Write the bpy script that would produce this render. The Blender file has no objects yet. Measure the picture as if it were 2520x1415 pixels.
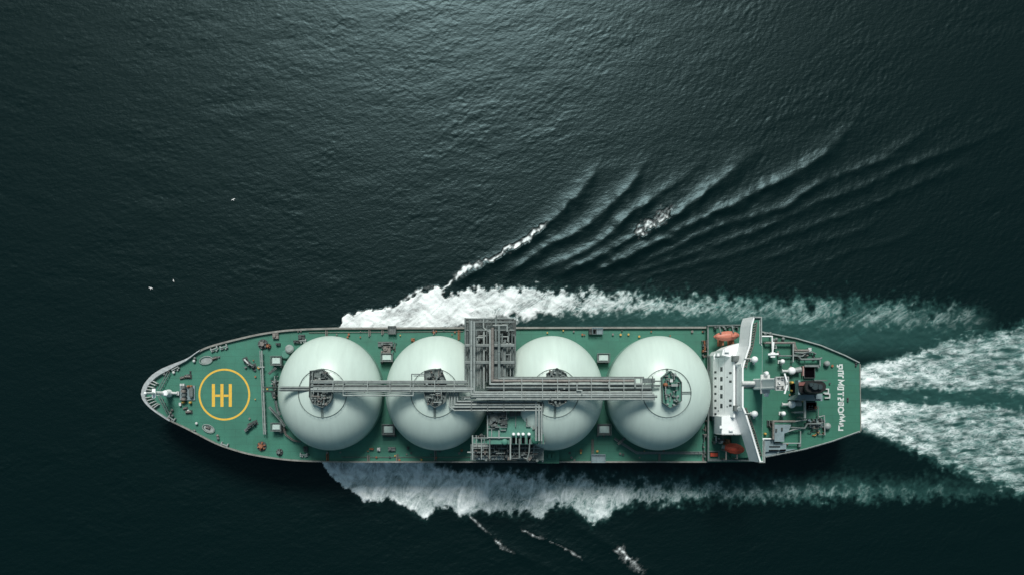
import bpy, math, random
import numpy as np
C = bpy.context.scene.collection
PI = math.pi
rnd = random.Random(7)
DZ = 20.0            # height of the main deck above the sea
HC = 337.0           # camera height above the deck
X0, Y0, PX = 1200.0, 966.0, 6.0
# ---------------------------------------------------------------- helpers
def W(px, py, h=0.0):
    k = (HC - h) / HC / PX
    return ((px - X0) * k, (Y0 - py) * k)
def P(px, py, h=0.0):
    x, y = W(px, py, h); return (x, y, DZ + h)
def tag(o, label=None, cat=None, group=None, kind=None):
    if label: o['label'] = label
    if cat: o['category'] = cat
    if group: o['group'] = group
    if kind: o['kind'] = kind
    return o
def empty(name, loc=(0, 0, 0), parent=None):
    o = bpy.data.objects.new(name, None); C.objects.link(o); o.location = loc
    if parent: o.parent = parent
    return o
class MB:
    def __init__(s): s.v = []; s.f = []; s.sm = []
    def add(s, vs, fs, smooth=False):
        b = len(s.v); s.v.extend(vs)
        for f in fs: s.f.append(tuple(i + b for i in f)); s.sm.append(smooth)
        return s
    def box(s, x0, x1, y0, y1, z0, z1, rot=0, taper=0.0):
        cx, cy = (x0 + x1) / 2, (y0 + y1) / 2; hx, hy = abs(x1 - x0) / 2, abs(y1 - y0) / 2
        c, n = math.cos(rot), math.sin(rot); vs = []
        for z, k in ((z0, 1.0), (z1, 1.0 - taper)):
            for a, b in ((-hx, -hy), (hx, -hy), (hx, hy), (-hx, hy)):
                a *= k; b *= k
                vs.append((cx + a * c - b * n, cy + a * n + b * c, z))
        return s.add(vs, [(3, 2, 1, 0), (4, 5, 6, 7), (0, 1, 5, 4), (1, 2, 6, 5), (2, 3, 7, 6), (3, 0, 4, 7)])
    def cbox(s, x, y, z0, sx, sy, sz, rot=0, taper=0.0):
        return s.box(x - sx / 2, x + sx / 2, y - sy / 2, y + sy / 2, z0, z0 + sz, rot, taper)
    def cyl(s, p, q, r, r2=None, n=10, cap=True):
        r2 = r if r2 is None else r2
        p = np.array(p, float); q = np.array(q, float); d = q - p; L = np.linalg.norm(d)
        if L < 1e-6: return s
        d /= L; u = np.cross(d, (0, 0, 1.0))
        if np.linalg.norm(u) < 1e-3: u = np.array((1.0, 0, 0))
        u /= np.linalg.norm(u); w = np.cross(d, u); vs = []
        for c, rr in ((p, r), (q, r2)):
            for i in range(n):
                a = 2 * PI * i / n; vs.append(tuple(c + rr * (math.cos(a) * u + math.sin(a) * w)))
        s.add(vs, [(i, (i + 1) % n, n + (i + 1) % n, n + i) for i in range(n)], True)
        if cap: s.add(vs, [tuple(range(n))[::-1], tuple(range(n, 2 * n))])
        return s
    def tube(s, pts, r, n=8):
        for a, b in zip(pts[:-1], pts[1:]): s.cyl(a, b, r, n=n)
        for a in pts[1:-1]: s.ball(a, r * 1.06, n, 5)
        return s
    def ball(s, c, r, n=14, m=8, sz=1.0, half=False):
        vs = []; fs = []; ph0 = 0.0
        for j in range(m + 1):
            t = -PI / 2 + PI * j / m if not half else PI / 2 * j / m
            for i in range(n):
                a = 2 * PI * i / n
                vs.append((c[0] + r * math.cos(t) * math.cos(a), c[1] + r * math.cos(t) * math.sin(a), c[2] + r * sz * math.sin(t)))
        for j in range(m):
            for i in range(n): fs.append((j * n + i, j * n + (i + 1) % n, (j + 1) * n + (i + 1) % n, (j + 1) * n + i))
        return s.add(vs, fs, True)
    def prism(s, poly, z0, z1, top=True, bottom=True):
        n = len(poly)
        A = sum(poly[i][0] * poly[(i + 1) % n][1] - poly[(i + 1) % n][0] * poly[i][1] for i in range(n))
        if A < 0: poly = poly[::-1]
        vs = [(x, y, z0) for x, y in poly] + [(x, y, z1) for x, y in poly]
        fs = [(i, (i + 1) % n, n + (i + 1) % n, n + i) for i in range(n)]
        if top: fs.append(tuple(range(n, 2 * n)))
        if bottom: fs.append(tuple(range(n))[::-1])
        return s.add(vs, fs)
    def wall(s, path, t, z0, z1, closed=False):      # thin mitred wall along an xy path
        path = [p for k, p in enumerate(path) if k == 0 or math.dist(p, path[k - 1]) > 1e-3]
        if closed and math.dist(path[0], path[-1]) < 1e-3: path = path[:-1]
        n = len(path); L_, R_ = [], []
        for i in range(n):
            p = path[i]; a = path[i - 1] if (i or closed) else None; b = path[(i + 1) % n] if (i < n - 1 or closed) else None
            d1 = None if a is None else ((p[0] - a[0]) / math.dist(p, a), (p[1] - a[1]) / math.dist(p, a)); d2 = None if b is None else ((b[0] - p[0]) / math.dist(p, b), (b[1] - p[1]) / math.dist(p, b))
            d1 = d1 or d2; d2 = d2 or d1
            m = (-(d1[1] + d2[1]), d1[0] + d2[0]); q = math.hypot(*m)
            m = (-d1[1], d1[0]) if q < .2 else (m[0] / q, m[1] / q)
            k = t / 2 / max(.35, m[0] * -d1[1] + m[1] * d1[0])
            L_.append((p[0] + m[0] * k, p[1] + m[1] * k)); R_.append((p[0] - m[0] * k, p[1] - m[1] * k))
        vs = [(x, y, z) for z in (z0, z1) for c in (R_, L_) for x, y in c]
        for i in range(n if closed else n - 1):
            j = (i + 1) % n; r0, r1, l0, l1 = i, j, n + i, n + j
            s.add([vs[k] for k in (r0, r1, l1, l0)] + [vs[k + 2 * n] for k in (r0, r1, l1, l0)], [(4, 5, 6, 7), (3, 2, 1, 0), (0, 1, 5, 4), (2, 3, 7, 6)] + ([] if closed or i else [(3, 0, 4, 7)]) + ([] if closed or i < n - 2 else [(1, 2, 6, 5)]))
        return s
    def rail(s, path, z, closed=False, h=1.1, r=.07, step=3.0):
        n = len(path)
        for i in range(n if closed else n - 1):
            a = path[i]; b = path[(i + 1) % n]; L = math.hypot(b[0] - a[0], b[1] - a[1])
            if L < 1e-3: continue
            for k in (h, h * .5): s.cyl((a[0], a[1], z + k), (b[0], b[1], z + k), r, n=5, cap=False)
            m = max(1, int(L / step))
            for j in range(m):
                t = j / m; x = a[0] + (b[0] - a[0]) * t; y = a[1] + (b[1] - a[1]) * t
                s.cyl((x, y, z), (x, y, z + h), r, n=5, cap=False)
        return s
    def build(s, name, mat, parent=None, label=None):
        me = bpy.data.meshes.new(name); me.from_pydata(s.v, [], s.f)
        me.polygons.foreach_set('use_smooth', s.sm); me.materials.append(mat); me.update()
        o = bpy.data.objects.new(name, me); C.objects.link(o)
        if parent: o.parent = parent
        if label: o['label'] = label
        return o
# ---------------------------------------------------------------- materials
def newmat(name):
    m = bpy.data.materials.new(name); m.use_nodes = True
    nt = m.node_tree; return m, nt, nt.nodes['Principled BSDF']
def paint(name, col, rough=.5, var=.25, scale=.4, stain=None, stain_amt=.0, spec=.5, metal=0.0, bump=0.0, streak=(1, 1, 1)):
    m, nt, b = newmat(name); N = nt.nodes; L = nt.links
    g = N.new('ShaderNodeNewGeometry'); mp = N.new('ShaderNodeMapping'); L.new(g.outputs['Position'], mp.inputs[0]); mp.inputs['Scale'].default_value = streak
    n = N.new('ShaderNodeTexNoise'); n.inputs['Scale'].default_value = scale; n.inputs['Detail'].default_value = 6; n.inputs['Roughness'].default_value = .65
    L.new(mp.outputs[0], n.inputs['Vector'])
    r = N.new('ShaderNodeMapRange'); r.inputs[1].default_value = .25; r.inputs[2].default_value = .75; r.inputs[3].default_value = 1 - var; r.inputs[4].default_value = 1 + var * .5
    L.new(n.outputs[0], r.inputs[0])
    v = N.new('ShaderNodeMix'); v.data_type = 'RGBA'; v.blend_type = 'MULTIPLY'; v.inputs[0].default_value = 1
    v.inputs[6].default_value = (*col, 1); L.new(r.outputs[0], v.inputs[7]); out = v.outputs[2]
    if stain:
        n2 = N.new('ShaderNodeTexNoise'); n2.inputs['Scale'].default_value = scale * 2.3; n2.inputs['Detail'].default_value = 8; n2.inputs['Roughness'].default_value = .7
        L.new(mp.outputs[0], n2.inputs['Vector'])
        r2 = N.new('ShaderNodeMapRange'); r2.inputs[1].default_value = .56; r2.inputs[2].default_value = .74; r2.inputs[4].default_value = stain_amt
        L.new(n2.outputs[0], r2.inputs[0])
        x = N.new('ShaderNodeMix'); x.data_type = 'RGBA'; L.new(r2.outputs[0], x.inputs[0]); L.new(out, x.inputs[6]); x.inputs[7].default_value = (*stain, 1); out = x.outputs[2]
    if name.startswith('deck_green'):
        br = N.new('ShaderNodeTexBrick'); br.inputs['Scale'].default_value = 1; br.inputs['Brick Width'].default_value = 9; br.inputs['Row Height'].default_value = 3; br.inputs['Mortar Size'].default_value = .09
        br.inputs[1].default_value = (1, 1, 1, 1); br.inputs[2].default_value = (.93, .95, .95, 1); br.inputs[3].default_value = (.72, .74, .74, 1); L.new(g.outputs['Position'], br.inputs['Vector'])
        y = N.new('ShaderNodeMix'); y.data_type = 'RGBA'; y.blend_type = 'MULTIPLY'; y.inputs[0].default_value = .8; L.new(out, y.inputs[6]); L.new(br.outputs[0], y.inputs[7]); out = y.outputs[2]
        n3 = N.new('ShaderNodeTexNoise'); n3.inputs['Scale'].default_value = .9; n3.inputs['Detail'].default_value = 6; n3.inputs['Roughness'].default_value = .75; L.new(g.outputs['Position'], n3.inputs['Vector'])
        r3 = N.new('ShaderNodeMapRange'); r3.inputs[1].default_value = .63; r3.inputs[2].default_value = .76; r3.inputs[4].default_value = .6; L.new(n3.outputs[0], r3.inputs[0])
        x = N.new('ShaderNodeMix'); x.data_type = 'RGBA'; L.new(r3.outputs[0], x.inputs[0]); L.new(out, x.inputs[6]); x.inputs[7].default_value = (.13, .10, .07, 1); out = x.outputs[2]
    L.new(out, b.inputs['Base Color'])
    b.inputs['Roughness'].default_value = rough; b.inputs['Metallic'].default_value = metal; b.inputs['Specular IOR Level'].default_value = spec
    if bump:
        bp = N.new('ShaderNodeBump'); bp.inputs['Distance'].default_value = bump; L.new(n.outputs[0], bp.inputs['Height']); L.new(bp.outputs[0], b.inputs['Normal'])
    return m
M = {}
M['deck'] = paint('deck_green', (.036, .175, .122), .6, .28, .09, (.05, .14, .10), .5)
M['deck2'] = paint('deck_green_aft', (.030, .155, .103), .6, .22, .08, (.03, .16, .14), .5)
M['plat'] = paint('platform_green', (.07, .22, .17), .6, .3, .3, (.12, .16, .14), .6)
M['hull'] = paint('hull_dark', (.02, .03, .032), .45, .3, .2)
M['rim'] = paint('rim_grey', (.24, .24, .22), .6, .5, .5, (.13, .07, .045), .6)
M['rimw'] = paint('bow_white', (.42, .45, .46), .5, .5, .8, (.2, .15, .12), .6)
M['dome'] = paint('tank_paint', (.54, .65, .60), .40, .09, .35, (.42, .50, .46), .35, streak=(1.3, .25, .1))
M['skirt'] = paint('skirt_paint', (.22, .38, .32), .5, .15, .35)
M['ring'] = paint('ring_grey', (.16, .21, .20), .6, .4, 1.0)
M['pipe'] = paint('pipe_grey', (.165, .20, .195), .5, .4, .6, (.2, .12, .09), .3)
M['pipel'] = paint('pipe_light', (.285, .325, .315), .5, .35, .6, (.3, .22, .18), .3)
M['steel'] = paint('steel_grey', (.125, .15, .148), .5, .5, 1.2, (.16, .09, .06), .5)
M['steelw'] = paint('steel_warm', (.20, .185, .17), .5, .5, 1.2, (.17, .09, .06), .6)
M['dark'] = paint('dark_steel', (.05, .065, .065), .6, .6, 1.5, (.12, .06, .04), .5)
M['grate'] = paint('grating', (.13, .165, .16), .7, .5, 1.6)
M['white'] = paint('white_paint', (.86, .88, .88), .45, .08, .5, (.55, .56, .55), .3)
M['offw'] = paint('offwhite', (.55, .57, .56), .5, .3, 1.2, (.3, .22, .17), .4)
M['box'] = paint('pale_box', (.48, .60, .56), .5, .2, 1.0, (.3, .3, .27), .4)
M['blue'] = paint('bluegrey', (.20, .27, .29), .5, .25, .6, (.12, .16, .17), .6)
M['black'] = paint('black_paint', (.004, .005, .006), .55, .4, .7)
M['void'] = paint('opening_shade_black', (.002, .002, .003), 1.0, .2, 1, spec=.05)  # near-black colour standing in for the shade inside openings and gaps
M['funred'] = paint('funnel_red', (.20, .08, .07), .5, .3, .8)
M['glass'] = paint('window_glass', (.05, .06, .065), .25, .2, 1)
M['orange'] = paint('lifeboat_orange', (.55, .19, .13), .5, .2, .9, (.6, .25, .18), .5)
M['redorange'] = paint('lifeboat_red', (.55, .075, .035), .5, .2, .9, (.5, .15, .09), .4)
M['rust'] = paint('rusty', (.30, .12, .06), .8, .5, 1.5)
M['ochre'] = paint('ochre', (.55, .33, .08), .6, .3, 1.5)
M['yellow'] = paint('marking_yellow', (.74, .45, .05), .6, .18, .9, (.5, .35, .08), .5)
M['mark'] = paint('marking_white', (.62, .66, .64), .6, .3, 1.6, (.3, .42, .38), .5)
M['frame'] = paint('faded_frame', (.36, .22, .20), .6, .3, 1)
M['sooty'] = paint('sooty_blue', (.025, .045, .05), .45, .3, 1)
M['gull'] = paint('gull_white', (.85, .85, .85), .7, .1, 3)
# ---------------------------------------------------------------- sea
SC = HC + DZ; KS = PX * HC / SC                      # sea pixels per metre
def S(px, py): return ((px - X0) / KS, (Y0 - py) / KS)
STEP = .5; xa, xb, ya, yb = -300.0, 320.0, -180.0, 260.0
nx = int((xb - xa) / STEP) + 1; ny = int((yb - ya) / STEP) + 1
xs = np.linspace(xa, xb, nx); ys = np.linspace(ya, yb, ny)
X, Y = np.meshgrid(xs, ys)                           # (ny, nx)
QX = X0 + X * KS; QY = Y0 - Y * KS                   # the same points on the traced plan
rs = np.random.RandomState(3)
def spectrum(lpeak, ang, spread, rms, lmin, seed, slope=4.0):
    r = np.random.RandomState(seed)
    kx = np.fft.fftfreq(nx, STEP) * 2 * PI; ky = np.fft.fftfreq(ny, STEP) * 2 * PI
    KX, KY = np.meshgrid(kx, ky); K = np.hypot(KX, KY); K[0, 0] = 1e9
    kp = 2 * PI / lpeak
    Pk = np.exp(-1.25 * (kp / K) ** 2) / K ** slope * np.exp(-(K * lmin / (2 * PI)) ** 2)
    d = np.abs((KX * math.cos(ang) + KY * math.sin(ang)) / K) ** spread
    h = np.fft.ifft2((r.normal(size=K.shape) + 1j * r.normal(size=K.shape)) * np.sqrt(Pk) * d).real
    return h / h.std() * rms
def sm(a, lo, hi):
    t = np.clip((a - lo) / (hi - lo), 0, 1); return t * t * (3 - 2 * t)
def noise(lpeak, seed, sx=1.0):
    r = np.random.RandomState(seed)
    kx = np.fft.fftfreq(nx, STEP) * 2 * PI * sx; ky = np.fft.fftfreq(ny, STEP) * 2 * PI
    KX, KY = np.meshgrid(kx, ky); K2 = KX ** 2 + KY ** 2; L = lpeak / (2 * PI)
    h = np.fft.ifft2((r.normal(size=K2.shape) + 1j * r.normal(size=K2.shape)) * np.exp(-K2 * L * L * .5)).real
    return h / h.std()
rmix = sm(X + .35 * Y + 10 * noise(60, 5), 40, 190)    # crests swing round towards the upper right
Zw = spectrum(3.8, math.radians(104), 1.3, .014, 1.1, 11, 3.4) * (1 - rmix) + spectrum(3.8, math.radians(142), 1.3, .014, 1.1, 12, 3.4) * rmix
Zw += spectrum(22, math.radians(98), 2, .026, 4, 13) 
Zw *= 1 + .3 * noise(35, 21)
# ship's waves: traced crest lines
def catmull(pts, m=8):
    p = np.array([S(*q) for q in pts]); p = np.vstack([2 * p[0] - p[1], p, 2 * p[-1] - p[-2]]); o = []
    for i in range(1, len(p) - 2):
        for k in range(m):
            t = k / m; a, b, c, d = p[i - 1], p[i], p[i + 1], p[i + 2]
            o.append(.5 * ((2 * b) + (-a + c) * t + (2 * a - 5 * b + 4 * c - d) * t * t + (-a + 3 * b - 3 * c + d) * t ** 3))
    o.append(p[-2]); return np.array(o)
wiggle = noise(9, 31); wig2 = noise(3.5, 32)
def lineparm(path, reach):
    i0 = max(0, int((path[:, 0].min() - reach - xa) / STEP)); i1 = min(nx, int((path[:, 0].max() + reach - xa) / STEP) + 2)
    j0 = max(0, int((path[:, 1].min() - reach - ya) / STEP)); j1 = min(ny, int((path[:, 1].max() + reach - ya) / STEP) + 2)
    x = X[j0:j1, i0:i1]; y = Y[j0:j1, i0:i1]
    best = np.full(x.shape, 1e9); sg = np.zeros(x.shape); tt = np.zeros(x.shape)
    L = np.r_[0, np.cumsum(np.hypot(*(path[1:] - path[:-1]).T))]
    for k in range(len(path) - 1):
        a = path[k]; d = path[k + 1] - a; q = (d @ d)
        t = np.clip(((x - a[0]) * d[0] + (y - a[1]) * d[1]) / q, 0, 1)
        ex = x - a[0] - t * d[0]; ey = y - a[1] - t * d[1]; D = np.hypot(ex, ey); m = D < best
        best[m] = D[m]; sg[m] = np.sign(d[0] * ey - d[1] * ex)[m]; tt[m] = ((L[k] + t * (L[k + 1] - L[k])) / L[-1])[m]
    return (slice(j0, j1), slice(i0, i1)), best * sg, tt
Zk = np.zeros_like(X)
WAKES = [  # points (bright face), amplitude, width, start fade
 ([(1105,700),(1180,657),(1218,636),(1283,597),(1340,553),(1380,514),(1414,475),(1441,440),(1467,405),(1495,350)], 1.0, 2.6),
 ([(1225,690),(1290,640),(1344,601),(1423,562),(1484,510),(1537,461),(1571,413),(1602,379),(1620,340)], .85, 2.7),
 ([(1300,668),(1400,630),(1480,584),(1537,527),(1615,475),(1676,431),(1711,396),(1730,360)], .9, 3.0),
 ([(1345,680),(1471,627),(1520,600),(1580,566),(1663,518),(1720,475),(1781,427),(1820,387),(1868,361),(1900,325)], 1.15, 3.2),
 ([(1440,672),(1558,619),(1667,562),(1755,518),(1820,488),(1886,453),(1951,422),(1995,392),(2039,357),(2100,290),(2130,230)], 1.1, 3.0),
 ([(1540,655),(1645,614),(1733,566),(1830,535),(1929,505),(1985,462),(2060,430),(2170,387),(2224,352),(2293,303),(2343,273),(2400,220)], .75, 2.3),
 ([(1700,620),(1800,585),(1900,548),(2000,500),(2120,455),(2230,405),(2318,372),(2417,337),(2491,298),(2580,250)], .6, 2.1),
 ([(1760,640),(1880,595),(1990,555),(2145,500),(2293,431),(2402,392),(2520,330)], .45, 1.8),
 ([(1500,690),(1600,655),(1690,625),(1790,600)], .45, 1.5),
 ([(1560,690),(1660,660),(1760,635),(1850,615)], .4, 1.4),
 ([(1850,650),(1990,600),(2100,570),(2200,520)], .35, 1.4),
 ([(1950,680),(2080,620),(2200,590),(2320,520)], .3, 1.3),
 ([(1150,1270),(1185,1305),(1225,1337),(1275,1365),(1340,1400),(1420,1440)], .5, 1.8),
 ([(1270,1295),(1330,1325),(1395,1350),(1440,1385),(1520,1420)], .45, 1.8),
 ([(1400,1290),(1500,1340),(1590,1400),(1680,1450)], .35, 1.8)]
for k, (pts, amp, wd) in enumerate(WAKES):
    path = catmull(pts); sl, d, t = lineparm(path, 26)
    d = d + .16 * wiggle[sl]
    sgn = 1 if k < 12 else -1
    wd2 = wd * (.75 + .6 * t)
    env = 1.6 * sm(t, 0, .12) * (1 - sm(t, .62, 1.0)) * (1 + .15 * wiggle[sl])
    c = d * sgn + wd2 * .45                      # the crest lies behind its sunward face
    prof = np.exp(-np.sqrt(c * c + 1.1) / (1.25 * wd2)) - .25 * np.exp(-(c / (2.6 * wd2)) ** 2)
    Zk[sl] += amp * env * prof
# foam fields
def bandf(px, *cols):
    t = np.array(cols); return [np.interp(QX, t[:, 0], t[:, i]) for i in range(1, t.shape[1])]
edge = noise(3.2, 41) * .55 + noise(8, 42) * .6 + noise(1.4, 43) * .3
# --- upper side
Yt, Yb, Dm, Am, Sf = bandf(0, (790,830,830,0,0,8),(826,806,835,1,.1,5),(850,776,835,1,.1,5),(880,765,835,1,.1,6),(935,757,835,1,.1,7),(975,750,835,1,.1,7),(1000,735,835,1,.1,6),(1030,716,835,.98,.1,6),(1080,703,830,.95,.1,6),
  (1098,724,822,.95,.2,9),(1130,714,808,.95,.2,14),(1180,700,797,.97,.2,20),(1250,697,794,.97,.25,26),(1345,690,792,.92,.35,32),(1400,703,780,.86,.5,32),(1470,708,777,.76,.6,32),(1550,705,777,.68,.7,34),(1620,714,776,.60,.9,34),
  (1700,720,778,.52,.95,34),(1780,718,790,.46,1,40),(1850,726,800,.42,1,44),(1950,726,808,.42,1,46),(2100,728,814,.40,.9,46),(2250,734,816,.36,.8,44),(2400,745,815,.28,.5,40),(2460,765,800,0,0,26))
e = edge * (2 + Sf * .28)
D1 = Dm * sm(QY - Yt + e, 0, Sf) * (1 - sm(QY - Yb + e * .6, -Sf * .7, 6))
A1 = Am * sm(QY - Yt + e, -10, 35) * (1 - sm(QY, 835, 900)) * sm(QX, 1000, 1250)
# --- lower side
Yt, Yb, Dm, Am, Sf = bandf(0, (770,1100,1100,0,0,6),(790,1090,1138,1,.5,4),(815,1090,1173,.97,.6,4),(850,1090,1204,.93,.6,5),(895,1090,1233,.93,.6,6),(930,1090,1248,.9,.6,8),(958,1090,1229,.9,.7,10),(985,1090,1243,.88,.7,8),(1010,1090,1264,.9,.7,6),(1050,1100,1285,.9,.7,8),
  (1075,1142,1253,.86,.7,12),(1100,1144,1256,.86,.7,9),(1125,1146,1268,.9,.7,7),(1150,1148,1273,.84,.7,10),(1200,1150,1266,.84,.7,14),(1290,1154,1268,.82,.7,16),(1335,1156,1286,.80,.7,12),(1360,1158,1258,.78,.8,16),(1400,1160,1247,.77,.8,18),(1435,1162,1278,.77,.8,14),
  (1458,1164,1296,.8,.8,14),(1490,1166,1278,.78,.8,16),(1520,1168,1255,.74,.8,20),(1600,1172,1246,.7,.8,22),(1700,1176,1238,.56,.9,24),(1900,1180,1238,.46,.8,26),(2100,1185,1236,.42,.8,26),(2300,1190,1232,.36,.7,26),(2450,1195,1226,.28,.5,26),(2600,1200,1230,.1,.3,26))
e = edge * (2 + Sf * .28)
D2 = Dm * (1 - sm(QY - Yb + e, -Sf, 0)) * sm(QY - Yt + e * 1.2, -4, 10 + Sf)
A2 = Am * (1 - sm(QY - Yb + e, -20, 8)) * sm(QY - Yt + e, -30, 25) * sm(QX, 790, 900)
# --- stern: two wedges
t1, b1, t2, b2, Dm = bandf(0, (2060,900,950,985,1055,0),(2108,893,957,981,1062,.98),(2200,867,959,981,1096,.76),(2300,836,964,984,1146,.58),(2400,808,970,990,1186,.54),(2520,795,976,1002,1228,.52),(2700,765,985,1015,1290,.6),(2900,740,990,1020,1350,.3))
u = edge * 6 * sm(QX, 2100, 2300) + edge * 1.5
D3 = Dm * np.maximum(sm(QY - t1 + u, 0, 26) * (1 - sm(QY - b1 + u * .7, -22, 8)), sm(QY - t2 + u * .7, -8, 20) * (1 - sm(QY - b2 + u, -30, 2)))
D3 *= np.clip(.86 + .17 * noise(2.6, 71, 3.0) + .13 * noise(6, 73, 2.2) + .18 * sm(2250 - QX, 0, 130), .35, 1.15)
A3 = .9 * sm(QX, 2095, 2130) * sm(QY - t1 + u, -6, 20) * (1 - sm(QY - b2 + u, -20, 6))
# --- broken crests away from the hull
D4 = np.zeros_like(X); noise_s = noise(2.6, 77)
CRESTS = [([(1112,692),(1128,676),(1145,662),(1165,655),(1205,642)], 1.15, 7.5, -4), ([(1178,650),(1218,636),(1250,612),(1290,592)], 1.1, 4.4, 0), ([(1235,622),(1283,597),(1312,575),(1365,532)], 1.15, 6, -2), ([(1080,718),(1100,703),(1125,680)], 1.0, 4, 0),
 ([(1555,588),(1590,560),(1625,535),(1680,500)], .92, 12, -3), ([(1140,1255),(1165,1277),(1195,1305),(1222,1330)], .85, 2.6, 0), ([(1213,1322),(1232,1340),(1258,1356),(1278,1366)], .85, 5, 0),
 ([(1275,1298),(1310,1315),(1355,1332)], .9, 3.4, 0), ([(1345,1328),(1375,1340),(1400,1352)], .7, 1.6, 0), ([(1385,1343),(1412,1362),(1445,1383)], .75, 3, 0), ([(1510,1338),(1535,1368),(1570,1392),(1605,1410)], .88, 10, 0), ([(975,752),(1005,730),(1040,712),(1085,702)], .95, 4, 2),
]
for pts, dens, wpx, off in CRESTS:
    path = catmull(pts); sl, d, t = lineparm(path, 8)
    w = wpx * 1.6 / KS; d = d + wig2[sl] * .22 * w + edge[sl] * .07 * w
    D4[sl] = np.maximum(D4[sl], dens * (.85 + .3 * np.clip(noise_s[sl], -1, 1)) * np.exp(-(d / (w * .72)) ** 2) * sm(t, 0, .15) * (1 - sm(t, .6, 1)))
Dn = np.maximum.reduce([D1, D2, D3, D4]); Ar = np.maximum.reduce([A1, A2, A3])
calm = sm(np.maximum(Ar, Dn), .2, .9)
lump = spectrum(7, math.radians(60), 1.0, .13, 1.3, 51, 3.4)
Z = Zw * (1 - .5 * calm) + Zk * (1 - calm) + calm * lump * (.5 + .5 * np.clip(Dn, 0, 1)) + .9 * sm(D1, .5, 1) * sm(1500 - QX, 0, 500) + .5 * sm(D2, .5, 1)
fade = np.minimum.reduce([sm(X, xa, xa + 40), 1 - sm(X, xb - 40, xb), sm(Y, ya, ya + 40), 1 - sm(Y, yb - 40, yb)])
Z *= fade; Dn = Dn * fade; Ar = Ar * fade
gx = np.gradient(Z, STEP, axis=1); gy = np.gradient(Z, STEP, axis=0)

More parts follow.
